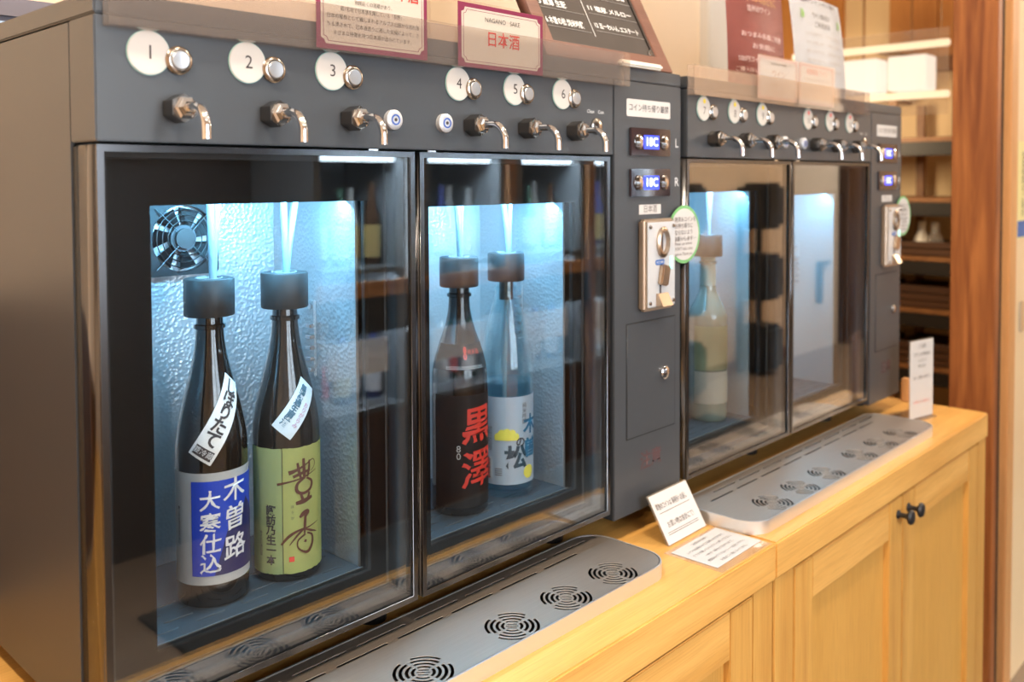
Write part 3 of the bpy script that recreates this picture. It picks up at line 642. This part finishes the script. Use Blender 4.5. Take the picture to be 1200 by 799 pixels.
wtext(lb, c, pf, 'の', .016, INK, -16, .082, off=.0012, bold=.0004); wtext(lb, c, pf, '松', .036, mat('deep_teal_print', (.012, .05, .075), .5), -26, .058, off=.0012, bold=.0012)
wtext(lb, c, pf, '木', .030, TEAL, 12, .105, off=.0012, bold=.001); wtext(lb, c, pf, '曽', .030, TEAL, 12, .070, off=.0012, bold=.001)
wtext(lb, c, pf, '純米吟醸', .0085, GREYINK, -6, .124, vertical=True, line=.95)
wtext(lb, c, pf, '株式会社湯川酒造店\n長野県木曽郡木祖村', .0040, GREYINK, -84, .088, vertical=False, rot=-PI / 2, at=(0, .088))
CR = mat('crest_yellow', (.74, .68, .10), .5)
bm = bmesh.new()
loops = []
crest = [(-.018, .0)]
for k in range(5):
    cx_, cy_, rr = (-.0125, -.0072, 0, .0072, .0125)[k], (.004, .009, .0105, .009, .004)[k], .0062
    for q in range(7):
        an = math.radians(200 - k * 32 - q * 22); crest.append((cx_ + rr * math.cos(an), cy_ + rr * math.sin(an) + .001))
crest.append((.018, .0))
wflat(lb, c, pf, [crest], CR, -46, 'crest', at=(0, .086))
wflat(lb, c, pf, [circle(0, 0, .010, 24)], CR, 6, 'round_crest', at=(0, .036))
wflat(lb, c, pf, [rect(-.006, .006, -.016, .016)], WHITEINK, -88, 'barcode_field', at=(0, .044))
wflat(lb, c, pf, [rect(-.0045, .0045, k * .0022 - .0145, k * .0022 - .0145 + (.0008 if k % 3 else .0013)) for k in range(13)], INK, -88, 'barcode', .0011, at=(0, .044))
wflat(lb, c, pf, [rect(-.0008, .0008, -.016, .016)], REDINK, -86, 'red_mark', .0013, at=(0, .044))
for k in range(4): wflat(lb, c, pf, [rect(-.0055, .0055, k * .003, k * .003 + .0011)], GREYINK, -64, 'fine_print', at=(0, .034))
# far dispenser's bottle
WG = mat('pale_green_wine_glass', (.15, .19, .16), .08, spec=.6, coat=.4)
t, c, pf = bottle(.601 + DX, .124, SHW, WG, 'pale wine bottle with a leafy green picture label, alone behind the far glass')
sleeve(t, c, pf, -100, 90, .10, .185, mat('leafy_picture_label', (.30, .36, .22), .6, vary=.7))
sleeve(t, c, pf, -100, 90, .035, .097, mat('ivory_label', (.62, .60, .50), .6, vary=.1), 'lower_label')
sleeve(t, c, pf, -180, 179, .262, .318, mat('pale_capsule', (.58, .64, .55), .5), 'capsule')
# ------------------------------------------------------------------ drip trays
def tray(x0, x1, y0, y1, drains, label):
    zt = -.5344; t = thing('drip_tray', label, 'drip tray', ((x0 + x1) / 2, (y0 + y1) / 2, ZT), 'drip trays')
    r = .042
    obj('rim', plate([rrect(x0, x1, y0, y1, r), rrect(x0 + .0022, x1 - .0022, y0 + .0022, y1 - .0022, r - .0022)], ZT, zt), STEELR, t, smooth=True)
    obj('pan_floor', plate([rrect(x0 + .002, x1 - .002, y0 + .002, y1 - .002, r - .002)], ZT + .0005, ZT + .002), DARKST, t)
    g = .0036; loops = [rrect(x0 + g, x1 - g, y0 + g, y1 - g, r - g)]
    dy = y0 + .0275
    for dx in drains:
        dc = (dx, y0 + .0335)
        for o_ in (-.0046, 0, .0046):
            hl_ = math.sqrt(.0080 ** 2 - o_ ** 2) - .0006; cs, sn = math.cos(-PI / 4), math.sin(-PI / 4)
            loops.append([(dc[0] + p_ * cs - q_ * sn, dc[1] + p_ * sn + q_ * cs) for p_, q_ in ((-hl_, o_ - .0014), (hl_, o_ - .0014), (hl_, o_ + .0014), (-hl_, o_ + .0014))])
        for r1, r2 in ((.0100, .0136), (.0164, .0203), (.0232, .0272), (.0298, .0336)):
            for q in (45, 135, 225, 315):
                sp = 39 if r1 < .029 else 32
                loops.append(arc_slot(dc[0], dc[1], r1 * 1.0, r2 * 1.0, q - sp, q + sp))
    n = int((x1 - x0 - .06) / .086)
    for row, yy in ((0, y0 + .1085), (1, y0 + .128)):
        for k in range(n):
            xx = x0 + .045 + k * .086 + (.043 if row else 0)
            if xx + .072 < x1 - .03: loops.append(rrect(xx, xx + .072, yy, yy + .0042, .0020, 3))
    obj('grille_plate', plate(loops, zt - .0010, zt - .0004), STEEL, t)
    return t
tray(.275, 1.073, -.1145, .036, (.436, .537, .637, .7775, .878, .9765), 'long brushed steel drip tray below the near dispenser, running out of frame')
tray(1.262, 2.060, -.1435, .007, (1.373, 1.473, 1.577, 1.724, 1.828, 1.930), 'long brushed steel drip tray below the far dispenser')
# ------------------------------------------------------------------ acrylic card holders and cards
def strip(x0, x1, label):
    t = thing('sign_rail', label, 'sign rail', ((x0 + x1) / 2, -.006, .1378), 'clear acrylic sign rails')
    obj('front_sheet', B((x0, x1), (-.0145, -.0130), (.1378, .187), .0004), ACRYL, t)
    obj('rail_back', B((x0, x1), (-.0030, -.0010), (.1378, .187), .0003), ACRYLB, t)
    obj('rail_floor', B((x0, x1), (-.0130, -.0030), (.1378, .1393)), ACRYL, t)
strip(.339, 1.1075, 'clear acrylic sign rail along the top of the near dispenser')
strip(1.284, 1.995, 'clear acrylic sign rail along the top of the far dispenser')
def card(name, x0, x1, z0, z1, label, border, paper, group='cards in the sign rails', y=-.0082, notch=.006):
    t = thing(name, label, 'sign', ((x0 + x1) / 2, y, z0), group)
    obj('card_sheet', B((x0, x1), (y - .0006, y), (z0, z1)), border, t)
    b = .0055; n = notch
    a0, a1, c0, c1 = x0 + b, x1 - b, z0 + b, z1 - b
    lp = [(a0 + n, c0), (a1 - n, c0), (a1 - n * .7, c0 + n * .7), (a1, c0 + n), (a1, c1 - n), (a1 - n * .7, c1 - n * .7), (a1 - n, c1), (a0 + n, c1), (a0 + n * .7, c1 - n * .7), (a0, c1 - n), (a0, c0 + n), (a0 + n * .7, c0 + n * .7)]
    obj('card_face', plate([lp], 0, .0003, basis((0, y - .0006, 0), *FRONT)), paper, t)
    def shrink(k): return [((q[0] - (x0 + x1) / 2) * (1 - k / (x1 - x0) * 2) + (x0 + x1) / 2, (q[1] - (z0 + z1) / 2) * (1 - k / (z1 - z0) * 2) + (z0 + z1) / 2) for q in lp]
    obj('border_line', plate([shrink(.0030), shrink(.0036)], 0, .0002, basis((0, y - .0010, 0), *FRONT)), border, t)
    obj('sleeve', B((x0 - .003, x1 + .003), (y - .0034, y - .0026), (z0 - .0005, z1 + .002)), SLEEVE, t)
    return t, y - .0014
t, y = card('sign_card', .558, .7125, .1405, .246, 'cream card with magenta border and small paragraph of text, left on the near dispenser', PURPLE, CREAMP)
text('title', '長野県産 日本酒', .0170, REDINK, t, (.6375, y, .2105), bold=.0002)
for k, ln in enumerate(('別所近くの酒蔵があり、', '蔵7名地で日本酒を醸している「長野」。', '日本の屋根として親しまれるアルプス山脈から流れ落', 'ちる湧き水で、日本酒造りに適した気候によって、さ', 'まざまな特徴を持つ日本酒が造られています。')):
    text('paragraph', ln, .0056, GREYINK, t, (.635, y, .1935 - k * .0088), width=(.052, .090, .128, .128, .108)[k])
t, y = card('sign_card', .7625, .9175, .1385, .2175, 'cream card with magenta border reading NAGANO SAKE, right on the near dispenser', PURPLE, CREAMP)
text('title', 'NAGANO   SAKE', .0082, GREYINK, t, (.840, y, .2000), width=.064); text('title', '日本酒', .0205, REDINK, t, (.841, y, .1755), bold=.0002)
PINKB = mat('pale_pink_border', (.55, .40, .38), .6)
t, y = card('sign_card', 1.505, 1.659, .1455, .2245, 'pale card with grey lettering, left on the far dispenser', PINKB, PAPER)
text('title', 'ワイン', .0175, mat('brown_grey_ink', (.42, .26, .20), .6), t, (1.582, y, .192)); text('title', 'NAGANO WINE', .0070, GREYINK, t, (1.582, y, .212), width=.06)
for k in range(2): text('paragraph', ('長野県産 ぶどう', '使用 純国産')[k], .0095, mat('pale_grey_ink', (.5, .44, .4), .6), t, (1.582, y, .1745 - k * .0135))
t, y = card('sign_card', 1.6665, 1.8215, .1455, .2245, 'pale card with faint red heading, right on the far dispenser', PINKB, PAPER)
text('title', '長野県産 ワイン', .0130, mat('faint_red_ink', (.70, .30, .26), .6), t, (1.744, y, .209))
for k, ln in enumerate(('長野県は日本有数のぶどうの', '産地であり、個性豊かな', 'ワイナリーが数多くあります。', '高品質なワインをお楽しみください。')): text('paragraph', ln, .0066, mat('pale_grey_ink', (0, 0, 0)), t, (1.744, y, .1945 - k * .0105), width=.115)
# pink-edged leaflet lying on the near lid
t = thing('leaflet', 'cream leaflet with pink edge lying on the near dispenser lid behind the sign rail', 'leaflet', (.56, .10, ZL))
bm = B((.395, .735), (.030, .200), (ZL + .0004, ZL + .0014)); obj('sheet', bm, CREAMP, t)
obj('pink_edge', B((.395, .735), (.030, .048), (ZL + .0015, ZL + .0018)), mat('pink_print', (.75, .42, .38), .6), t)
# folded cloths at the rear left of the near lid
t = tag(obj('folded_cloth', B((.335, .42), (.30, .45), (ZL + .0002, ZL + .012), .004), mat('pale_blue_cloth', (.35, .47, .62), .9, vary=.15), base=(.378, .375, ZL)), 'pale blue folded cloth on the rear of the near dispenser lid', 'cloth')
t = tag(obj('folded_cloth', B((.336, .423), (.302, .448), (ZL + .0124, ZL + .040), .006), mat('slate_cloth', (.16, .15, .18), .9, vary=.15), base=(.378, .375, ZL + .0124)), 'slate grey folded cloth on top of the pale blue cloth', 'cloth')
# ------------------------------------------------------------------ chalkboard menu
t = thing('menu_board', 'brown-framed chalkboard with white handwriting leaning back on the near dispenser', 'menu board', (1.093, .010, ZL))
LEAN = math.radians(27); BW, BH = .306, .44; bx0 = .9400; yb0 = .006
dirs = ((1, 0, 0), (0, math.sin(LEAN), math.cos(LEAN)))
def onb(o): return (bx0, yb0 - o * math.cos(LEAN), ZL + .0005 + o * math.sin(LEAN) + .0)
bmt = basis(onb(0), *dirs)
fw_ = .026
bm = plate([rect(0, BW, .0, BH), rect(fw_, BW - fw_, fw_, BH - fw_)], -.012, .004, bmt)
fr = obj('frame', bm, wood('walnut_frame', (.12, .045, .028), (.20, .085, .055), 'x', .5), t)
obj('slate', plate([rect(fw_ - .004, BW - fw_ + .004, fw_ - .004, BH - fw_ + .004)], -.009, -.002, bmt), mat('chalkboard', (.055, .042, .034), .75, vary=.35), t)
obj('inner_bead', plate([rect(fw_, BW - fw_, fw_, BH - fw_), rect(fw_ + .004, BW - fw_ - .004, fw_ + .004, BH - fw_ - .004)], -.002, .001, bmt), mat('dark_bead', (.025, .018, .014), .5), t)
obj('corner_bracket', plate([[(BW - fw_ - .016, fw_ + .004), (BW - fw_ - .006, fw_ + .004), (BW - fw_ - .006, fw_ + .016), (BW - fw_ - .012, fw_ + .012)]], -.001, .002, bmt), CHROME, t)
CHALK = mat('white_chalk', (.80, .79, .76), .9)
def bt(body, x, z, size, w=None, al='LEFT'):
    bm = text_bm(body, size, align=al, bold=.00022)
    if w and bm.verts:
        x1_ = max(v.co.x for v in bm.verts); k = w / x1_
        for v in bm.verts: v.co.x *= k
    bmesh.ops.transform(bm, matrix=bmt @ Matrix.Translation((x, z, -.0012)), verts=bm.verts); obj('handwriting', bm, CHALK, t)
rows = ((.2, '1 木曽路 大寒仕込'), (.165, '2 豊香 生一本'), (.130, '4 豊醇 辛口純米'), (.098, '5 黒澤 生酛'), (.066, '6 木曽の松 純米吟醸'))
for z, s in rows: bt(s, .036, z, .0135, .086 if len(s) > 8 else .062)
rows = ((.2, '8 シャルドネ 2019'), (.168, '9 竜眼 ワイン 白'), (.136, '10 あずみ野 ロゼ 2018'), (.104, '11 塩尻 メルロー'), (.072, '12 五一わいん エステート'))
for z, s in rows: bt(s, .150, z, .0112, .114)
for z in (.056, .088, .120, .155): obj('ruled_line', plate([rect(.036, .135, z - .0003, z + .0003)], -.0012, -.0009, bmt), mat('faint_chalk', (.30, .28, .26), .9), t)
for z in (.062, .094, .126, .158): obj('ruled_line', plate([rect(.150, .275, z - .0003, z + .0003)], -.0012, -.0009, bmt), mat('faint_chalk', (0, 0, 0)), t)
obj('divider', plate([rect(.1405, .1415, .05, .40)], -.0012, -.0008, bmt), CHALK, t)
tag(obj('chalk_holder', B((1.094, 1.202), (-.010, .001), (ZL + .0002, ZL + .0092), .003), mat('ivory_plastic', (.75, .70, .60), .5), base=(1.148, -.004, ZL)), 'slim ivory bar lying in front of the chalkboard', 'eraser')
# ------------------------------------------------------------------ laminated posters standing on the far dispenser
def poster(x0, x1, y, z1, m, label, bulge, lines):
    t = thing('poster', label, 'poster', ((x0 + x1) / 2, y, ZL), 'laminated posters on the far dispenser')
    n = 14; bm = bmesh.new(); H = z1 - ZL
    def pt(s, v): return (x0 + (x1 - x0) * s, y + .02 * v * v + bulge * (s - .5) ** 2 * 4, ZL + .0005 + H * v)
    g = [[bm.verts.new(pt(i / n, j / 8)) for j in range(9)] for i in range(n + 1)]
    for A, C in zip(g, g[1:]):
        for j in range(8): bm.faces.new((A[j], C[j], C[j + 1], A[j + 1]))
    bmesh.ops.solidify(bm, geom=bm.faces[:], thickness=.0015); obj('sheet', bm, m, t, smooth=True)
    for body, s, v, size, mm, w in lines:
        bm = text_bm(body, size, width=w)
        for q in bm.verts:
            ss = s + q.co.x / (x1 - x0); vv = v + q.co.y / H; p = pt(ss, vv); q.co = (p[0], p[1] - .0025, p[2])
        obj('print', bm, mm, t)
    bm = B(((x0 + x1) / 2 - .05, (x0 + x1) / 2 + .05), (y + .028, y + .075), (ZL, ZL + .003)); obj('stand_foot', bm, ACRYL, t)
    return t
PK = mat('pale_pink_print', (.75, .55, .50), .6); GD = mat('gold_print', (.62, .32, .12), .5)
poster(1.530, 1.757, .055, .47, mat('maroon_poster', (.36, .115, .095), .4, vary=.25), 'maroon laminated poster with pale lettering on the far dispenser', .012,
       [('ワインのおともに', .52, .60, .022, GD, .12), ('信州のワイン', .46, .53, .014, PK, .09), ('おつまみ各種ご用意', .52, .36, .012, PK, .16), ('お気軽に', .52, .29, .012, PK, .09), ('500円コイン', .3, .20, .012, PK, .08), ('ご購入はレジにて承ります', .48, .13, .011, PK, .18)])
LG = mat('leaf_green_print', (.25, .42, .12), .6)
t = poster(1.803, 2.052, .055, .392, mat('pale_grey_poster', (.66, .66, .68), .4), 'white laminated poster with grey text and leaf marks on the far dispenser', .010,
       [('信州ワインのご案内', .5, .955, .010, GREYINK, .17), ('ワイン飲み比べ', .50, .82, .014, GREYINK, .085), ('ご利用方法', .50, .73, .014, GREYINK, .075)] +
       [(('コインをお求め下さい', 'グラスをご用意の上', 'ボタンを押します', '一杯二十五ml', '静かにお待ち下さい', 'ご使用後のグラスは', '返却台へ')[k % 7], (.33, .70)[k % 2], .63 - (k // 2) * .085, .009, mat('pale_grey_ink', (0, 0, 0)), .075) for k in range(10)] +
       [('❧', .16, .84, .05, LG, .016), ('❧', .86, .80, .05, LG, .016)])
# ------------------------------------------------------------------ cards on the worktop
t = thing('notice_card', 'white handwritten card tilted back on the worktop between the two drip trays', 'sign', (1.199, -.058, ZT))
TL = math.radians(31); dirs = ((1, .02, 0), (0, math.sin(TL), math.cos(TL))); mm = basis((1.145, -.060, ZT + .0008), *dirs)
obj('acrylic_back', plate([rect(-.002, .110, 0, .078)], -.0025, -.0006, mm), FILM, t)
obj('sheet', plate([rect(0, .108, .001, .076)], -.0005, 0, mm), PAPER, t)
for body, z, w, ax in (('単独のコインは 事務所へお返し', .056, .086, .050), ('お買い物は会計にて!', .027, .074, .054)):
    bm = text_bm(body, .011, width=w); bmesh.ops.transform(bm, matrix=mm @ Matrix.Translation((ax, z, .0004)), verts=bm.verts); obj('handwriting', bm, INK, t)
for z0 in (.0465, .0165, .0135): obj('underline', plate([rect(.010, .096, z0, z0 + .0009)], .0001, .0004, mm), GREYINK, t)
t = thing('info_sheet', 'white printed sheet lying flat on the worktop before the tilted card', 'paper', (1.19, -.112, ZT))
obj('laminate', plate([rect(1.118, 1.259, -.166, -.068)], ZT + .0002, ZT + .0007), FILM, t)
mm = basis((1.192, -.113, ZT + .0008), (1, .02, 0), (-.02, 1, 0))
obj('sheet', plate([rect(-.066, .066, -.039, .039)], 0, .0004, mm), PAPER, t)
for k, ln in enumerate(('ご利用のお客様へ', 'コインは当館のみでご利用いただけます。', 'グラスを置いてからボタンを押して下さい。', '一杯ずつ静かに注がれます。', '使用後のグラスはトレーへお戻し下さい。', 'お酒は二十歳になってから。')):
    bm = text_bm(ln, .0062, width=(.045, .105, .108, .080, .105, .075)[k]); bmesh.ops.transform(bm, matrix=mm @ Matrix.Translation((0, .030 - k * .012, .0007)), verts=bm.verts); obj('print', bm, GREYINK, t)
t = thing('notice_stand', 'tall white notice in a clear stand beyond the far drip tray', 'sign', (2.155, -.072, ZT), rotz=math.radians(-12), org=(0, 0, 0))
obj('sheet', B((-.042, .050), (-.0012, 0), (.004, .182)), PAPER, t)
obj('acrylic_panel', B((-.044, .052), (.0002, .002), (.0015, .184)), FILM, t)
obj('acrylic_foot', B((-.044, .052), (-.012, .060), (0, .0018)), FILM, t)
for k, (ln, zz, m_) in enumerate((('ご注意', .168, GREYINK), ('コインの両替は', .150, GREYINK), ('レジにて', .135, GREYINK), ('承ります', .122, GREYINK), ('お一人様一杯ずつ', .096, GREYINK), ('お酒は二十歳から', .040, mat('faint_red_ink', (0, 0, 0))))):
    text('print', ln, .0095, m_, t, (.004, -.0016, zz), width=.03 if k in (0, 2, 3) else .066)
tag(obj('wooden_peg', B((2.292, 2.312), (.002, .022), (ZT, ZT + .058), .002), CEDARL, base=(2.302, .012, ZT)), 'short pale wooden peg on the worktop end behind the tall white notice', 'peg')
# notice on the sliding door
t = thing('door_notice', 'narrow yellow notice on the cream sliding door at the right edge', 'notice', (2.815, -.112, -.17))
obj('sheet', B((2.765, 2.865), (-.1132, -.1124), (-.17, .10)), mat('pale_yellow_paper', (.80, .70, .32), .6), t)
text('print', '営業時間のご案内', .024, INK, t, (2.815, -.1136, -.02), vertical=True, line=.95)
obj('blue_block', B((2.765, 2.865), (-.1137, -.1133), (-.165, -.12)), mat('blue_print', (0, 0, 0)), t)
# ------------------------------------------------------------------ shelf rack in the back room
t = thing('shelf_rack', 'dark wooden shelf rack in the back room between the far dispenser and the cedar post', 'shelf', (3.75, .75, ZF))
for yy in (.20, .53, 1.25):
    for xx in (3.60, 3.90): obj('post', B((xx, xx + .03), (yy, yy + .03), (ZF, .30)), BRWOOD, t)
LEV = (.155, -.075, -.30, -.50, -.72, -1.0)
for zz in LEV: obj('shelf_board', B((3.585, 3.945), (.18, 1.30), (zz - .018, zz), .002), BRWOOD, t)
for zz in LEV: obj('shelf_apron', B((3.582, 3.594), (.18, 1.30), (zz - .070, zz - .019), .002), mat('black_stain', (.010, .007, .005), .5), t)
for zz, nm in ((-.50, 'second lowest'), (-.72, 'lowest'), (-.30, 'middle')):
    for k, yy in enumerate((.24, .58)):
        h = .085 if zz != -.30 else .05; tt = thing('wooden_crate', 'dark slatted crate on the %s crate shelf of the back-room rack, %s' % (nm, ('by the post', 'farther in')[k]), 'crate', (3.72, yy + .14, zz), 'crates on the back-room rack')
        for q in range(3 if h > .06 else 2): obj('slat', B((3.598, 3.606), (yy, yy + .28), (zz + .004 + q * .028, zz + .028 + q * .028), .001), DKWOOD, tt)
        obj('crate_box', plate([rect(3.607, 3.85, yy, yy + .28), rect(3.617, 3.84, yy + .01, yy + .27)], zz + .001, zz + h), DKWOOD, tt)
        obj('crate_floor', B((3.617, 3.84), (yy + .01, yy + .27), (zz + .001, zz + .01)), DKWOOD, tt)
WGL = clear('pale_carafe_glass', (.93, .93, .92), 1.45, haze=.1)
for k, (yy, xx) in enumerate(((.40, 3.66), (.47, 3.72))):
    bm = lathe(bmesh.new(), (xx, yy, -.075 - .2249), [(0, 0), (.034, 0), (.038, .01), (.030, .06), (.014, .095), (.016, .125), (.018, .13), (.015, .13), (.011, .095), (0, .09)], 24)
    tag(obj('carafe', bm, WGL if k == 0 else mat('white_ceramic', (.75, .72, .66), .3), base=(xx, yy, -.2999), smooth=True), ('clear glass carafe on the back-room rack', 'white ceramic flask beside the glass carafe on the rack')[k], 'carafe')
# ------------------------------------------------------------------ hanging clear screen; glowing shapes added behind it for its light reflections
t = thing('hanging_screen', 'clear hanging sheet in front of the glowing reflection shapes above the far dispenser', 'screen', (3.0, .30, .20))
obj('sheet', B((3.0, 3.003), (.146, .62), (.20, .47)), clear('hanging_acrylic', (.95, .93, .9), 1.49, haze=.12, hazecol=(.9, .8, .7)), t)
for yy in (.17, .6): obj('cord', cyl(bmesh.new(), (3.0015, yy, .47), (3.0015, yy, ZC), .0015, seg=8), BRONZE, t)
WARM = mat('warm_reflection_glow', (.3, .26, .2), .5, emit=((1.0, .80, .56), 1.35)); WSH = mat('white_reflection_glow', (.25, .23, .21), .6, emit=((1.0, .90, .82), 1.25))  # emission stands for lights mirrored in the hanging sheet
for zz, lab in ((.505, 'upper'), (.315, 'lower')):
    o = thing('tube_reflection', 'slim warm glowing bar added for a mirrored strip light in the back room, %s of the two' % lab, 'lamp', (3.58, .50, zz))
    obj('tube', B((3.57, 3.59), (.33, .95), (zz - .014, zz + .012), .004), WARM, o); obj('bracket', B((3.59, 3.95), (.60, .63), (zz - .01, zz + .01)), BRWOOD, o)
for yy, lab in ((.475, 'square glowing white box added for a mirrored light, nearer the cedar post'), (.66, 'square glowing white box added for a mirrored light, nearer the posters')):
    o = thing('box_reflection', lab, 'lamp', (3.6, yy, .33))
    obj('glow_box', B((3.55, 3.66), (yy - .072, yy + .072), (.335, .465), .004), WSH, o); obj('stem', cyl(bmesh.new(), (3.6, yy, .465), (3.6, yy, ZC), .004, seg=10), BRWOOD, o)
l = bpy.data.lights.new('backroom_fill', 'POINT'); l.energy = 26; l.color = (1, .76, .48); l.shadow_soft_size = .12  # unseen fill light added to brighten the wall behind the rack
lo = bpy.data.objects.new('backroom_fill', l); COL.objects.link(lo); lo.location = (3.05, .80, 1.62)
# ------------------------------------------------------------------ room lamps
HOUS = mat('white_lamp_housing', (.8, .78, .75), .5); LENS = mat('warm_lamp_lens', (1, .9, .75), .4, emit=((1.0, .82, .62), 14))
for i, (x, y, p) in enumerate(((-.35, -.50, 38), (.75, -.62, 14), (1.85, -.62, 16), (.2, -1.7, 10), (2.6, -1.5, 10), (5.2, -1.4, 62), (7.4, -1.4, 62))):
    t = thing('ceiling_light', 'round recessed lamp with white ring in the ceiling', 'lamp', (x, y, ZC), 'recessed ceiling lamps')
    obj('ring', lathe(bmesh.new(), (x, y, ZC), [(.055, -.001), (.075, -.001), (.075, -.012), (.058, -.012), (.055, -.001)], 32), HOUS, t, smooth=True)
    obj('lens', cyl(bmesh.new(), (x, y, ZC - .003), (x, y, ZC - .001), .054, seg=32), LENS, t)
    l = bpy.data.lights.new('ceiling_lamp', 'AREA'); l.shape = 'DISK'; l.size = .11; l.energy = p; l.color = (1.0, .83, .64)
    lo = bpy.data.objects.new('ceiling_lamp', l); COL.objects.link(lo); lo.parent = t; lo.location = (0, 0, -.016)
# ------------------------------------------------------------------ opposite side of the room, seen only as reflections in the glass
COOL = mat('cooler_tube', (.8, .92, 1), .5, emit=((.72, .88, 1.0), 7)); CINT = mat('cooler_interior', (.09, .10, .11), .5); LEDGE = wood('ledge_wood', (.36, .17, .06), (.48, .25, .10), 'x', .5)
BOT = [mat('dark_green_glass', (.012, .03, .02), .15), mat('brown_bottle_glass', (.03, .015, .008), .15), mat('frosted_bottle_glass', (.45, .50, .52), .3), mat('indigo_glass', (.02, .03, .10), .15)]
LBL = [PAPER, mat('pale_label', (.6, .62, .66), .6), mat('red_label', (.5, .06, .06), .6), mat('gold_label', (.55, .45, .2), .6)]
bays = [(1.99, 2.40), (2.53, 2.96), (3.11, 3.54), (3.66, 4.08)]
for bi, (a, b) in enumerate(bays):
    t = thing('display_cooler', ('leftmost', 'second from left', 'third from left', 'rightmost')[bi] + ' open bottle cooler against the wall opposite, mirrored in the glass', 'cooler', ((a + b) / 2, YO + .3, ZF), 'bottle coolers opposite')
    y0, y1 = YO + .01, YO + .45
    bm = bmesh.new(); box(bm, (a - .03, a), (y0, y1), (ZF, .12)); box(bm, (b, b + .03), (y0, y1), (ZF, .12)); box(bm, (a, b), (y0, y0 + .03), (ZF, .12)); obj('cabinet', bm, CINT, t)
    obj('canopy', B((a - .03, b + .03), (y0, y1 + .02), (.12, .32), .004), BRWOOD, t)
    obj('end_post', B((b + .031, b + .085), (y0, y1 + .03), (ZF, .32), .004), BRWOOD, t)
    obj('light_tube', B((a + .01, b - .01), (y1 - .09, y1 - .05), (.075, .105)), COOL, t)
    obj('upper_shelf', B((a, b), (y0 + .03, y1), (-.37, -.35)), CINT, t); obj('front_ledge', B((a - .03, b + .03), (y1, y1 + .04), (-.46, -.40), .004), LEDGE, t); obj('ledge_apron', B((a - .03, b + .03), (y1, y1 + .03), (-.60, -.461)), BLACK, t)
    obj('lower_shelf', B((a, b), (y0 + .03, y1), (-.93, -.91)), CINT, t); obj('kick_board', B((a - .03, b + .03), (y1 - .02, y1), (ZF, -.93)), DKWOOD, t)
    obj('price_board', B((a + .05, b - .06), (y1 - .05, y1 - .04), (-.78, -.64)), mat('white_board', (.85, .87, .9), .5), t)
    area('cooler_lamp', ((a + b) / 2, y1 - .04, .10), ((a + b) / 2, y1 - .3, -.5), b - a - .05, .05, 34.0, (.72, .88, 1.0))
    area('cooler_lamp', ((a + b) / 2, y1 - .03, -.40), ((a + b) / 2, y1 - .25, -.85), b - a - .05, .04, 14.0, (.80, .90, 1.0))  # extra lamp without a fitting, added to brighten the lower shelf
    if bi in (0, 3): obj('post_glow', B((b + .001, b + .024), (y1 - .02, y1 + .012), (-.62, .11)), mat('side_panel_glow', (.7, .85, 1), .4, emit=((.72, .88, 1.0), (2.2, 0, 0, 8.0)[bi])) if bi == 0 else mat('bright_post_glow', (.8, .9, 1), .4, emit=((.85, .93, 1.0), 8.0)), t)  # emission stands for a pale lit side panel and a bright post
    for row, zz in ((0, -.35), (1, -.91)):
        for k in range(5):
            x = a + .045 + k * (b - a - .09) / 4; yy = y1 - .16 - (k % 2) * .04; s = .95 + .1 * random.random(); ki = random.randrange(4)
            bo = thing('cooler_bottle', '%s bottle, %s label, %s on %s shelf of the %s cooler opposite' % (('dark green', 'brown', 'frosted', 'indigo')[ki], ('white', 'pale', 'red', 'gold')[(0, 1, 0, 2, 0, 3)[(ki + k) % 6]], ('first', 'second', 'third', 'fourth', 'fifth')[k], ('upper', 'lower')[row], ('leftmost', 'second', 'third', 'rightmost')[bi]), 'bottle', (x, yy, zz), 'bottles in the coolers opposite')
            obj('glass', lathe(bmesh.new(), (x, yy, zz), [(0, 0), (.036, 0), (.036, .19 * s), (.014, .27 * s), (.014, .33 * s), (0, .33 * s)], 12), BOT[ki], bo, smooth=True)
            obj('label', lathe(bmesh.new(), (x, yy, zz), [(.0364, .03), (.0368, .03), (.0368, .165), (.0364, .165)], 12), LBL[(0, 1, 0, 2, 0, 3)[(ki + k) % 6]], bo, smooth=True)
# dark basket rack, white door and brown column farther right
for rx, rw, nb, lab in ((5.86, .27, 3, 'tall dark basket rack beside the white door opposite, mirrored in the far glass'), (4.89, .20, 3, 'tall dark basket rack standing alone opposite, mirrored at the far glass edge')):
  t = thing('basket_rack', lab, 'rack', (rx + rw / 2, YO + .14, ZF), 'basket racks opposite')
  for k in range(nb): obj('basket', B((rx, rx + rw), (YO + .02, YO + .25), (-1.38 + k * .51, -1.05 + k * .51), .03), BLACK, t)
  for xx in (rx - .01, rx + rw - .01): obj('post', B((xx, xx + .02), (YO + .02, YO + .06), (ZF, -1.08 + .51 * (nb - 1))), BLACK, t)
d2 = struct('door_2', B((6.70, 7.50), (YO, YO + .04), (ZF, .62)), mat('white_door', (.75, .73, .70), .5))
struct('pull_handle', B((7.08, 7.11), (YO + .04, YO + .09), (-1.02, -.68), .004), BLACK, d2); struct('handle_arm', B((7.08, 7.28), (YO + .05, YO + .08), (-.71, -.68), .004), BLACK, d2)
struct('trim_5', B((7.52, 8.05), (YO, YO + .12), (ZF, ZC)), wood('dark_column', (.05, .02, .01), (.08, .035, .018), 'z', .5))
struct('baseboard_front', B((4.46, 6.69), (YO, YO + .015), (ZF, ZF + .09)), BRWOOD)
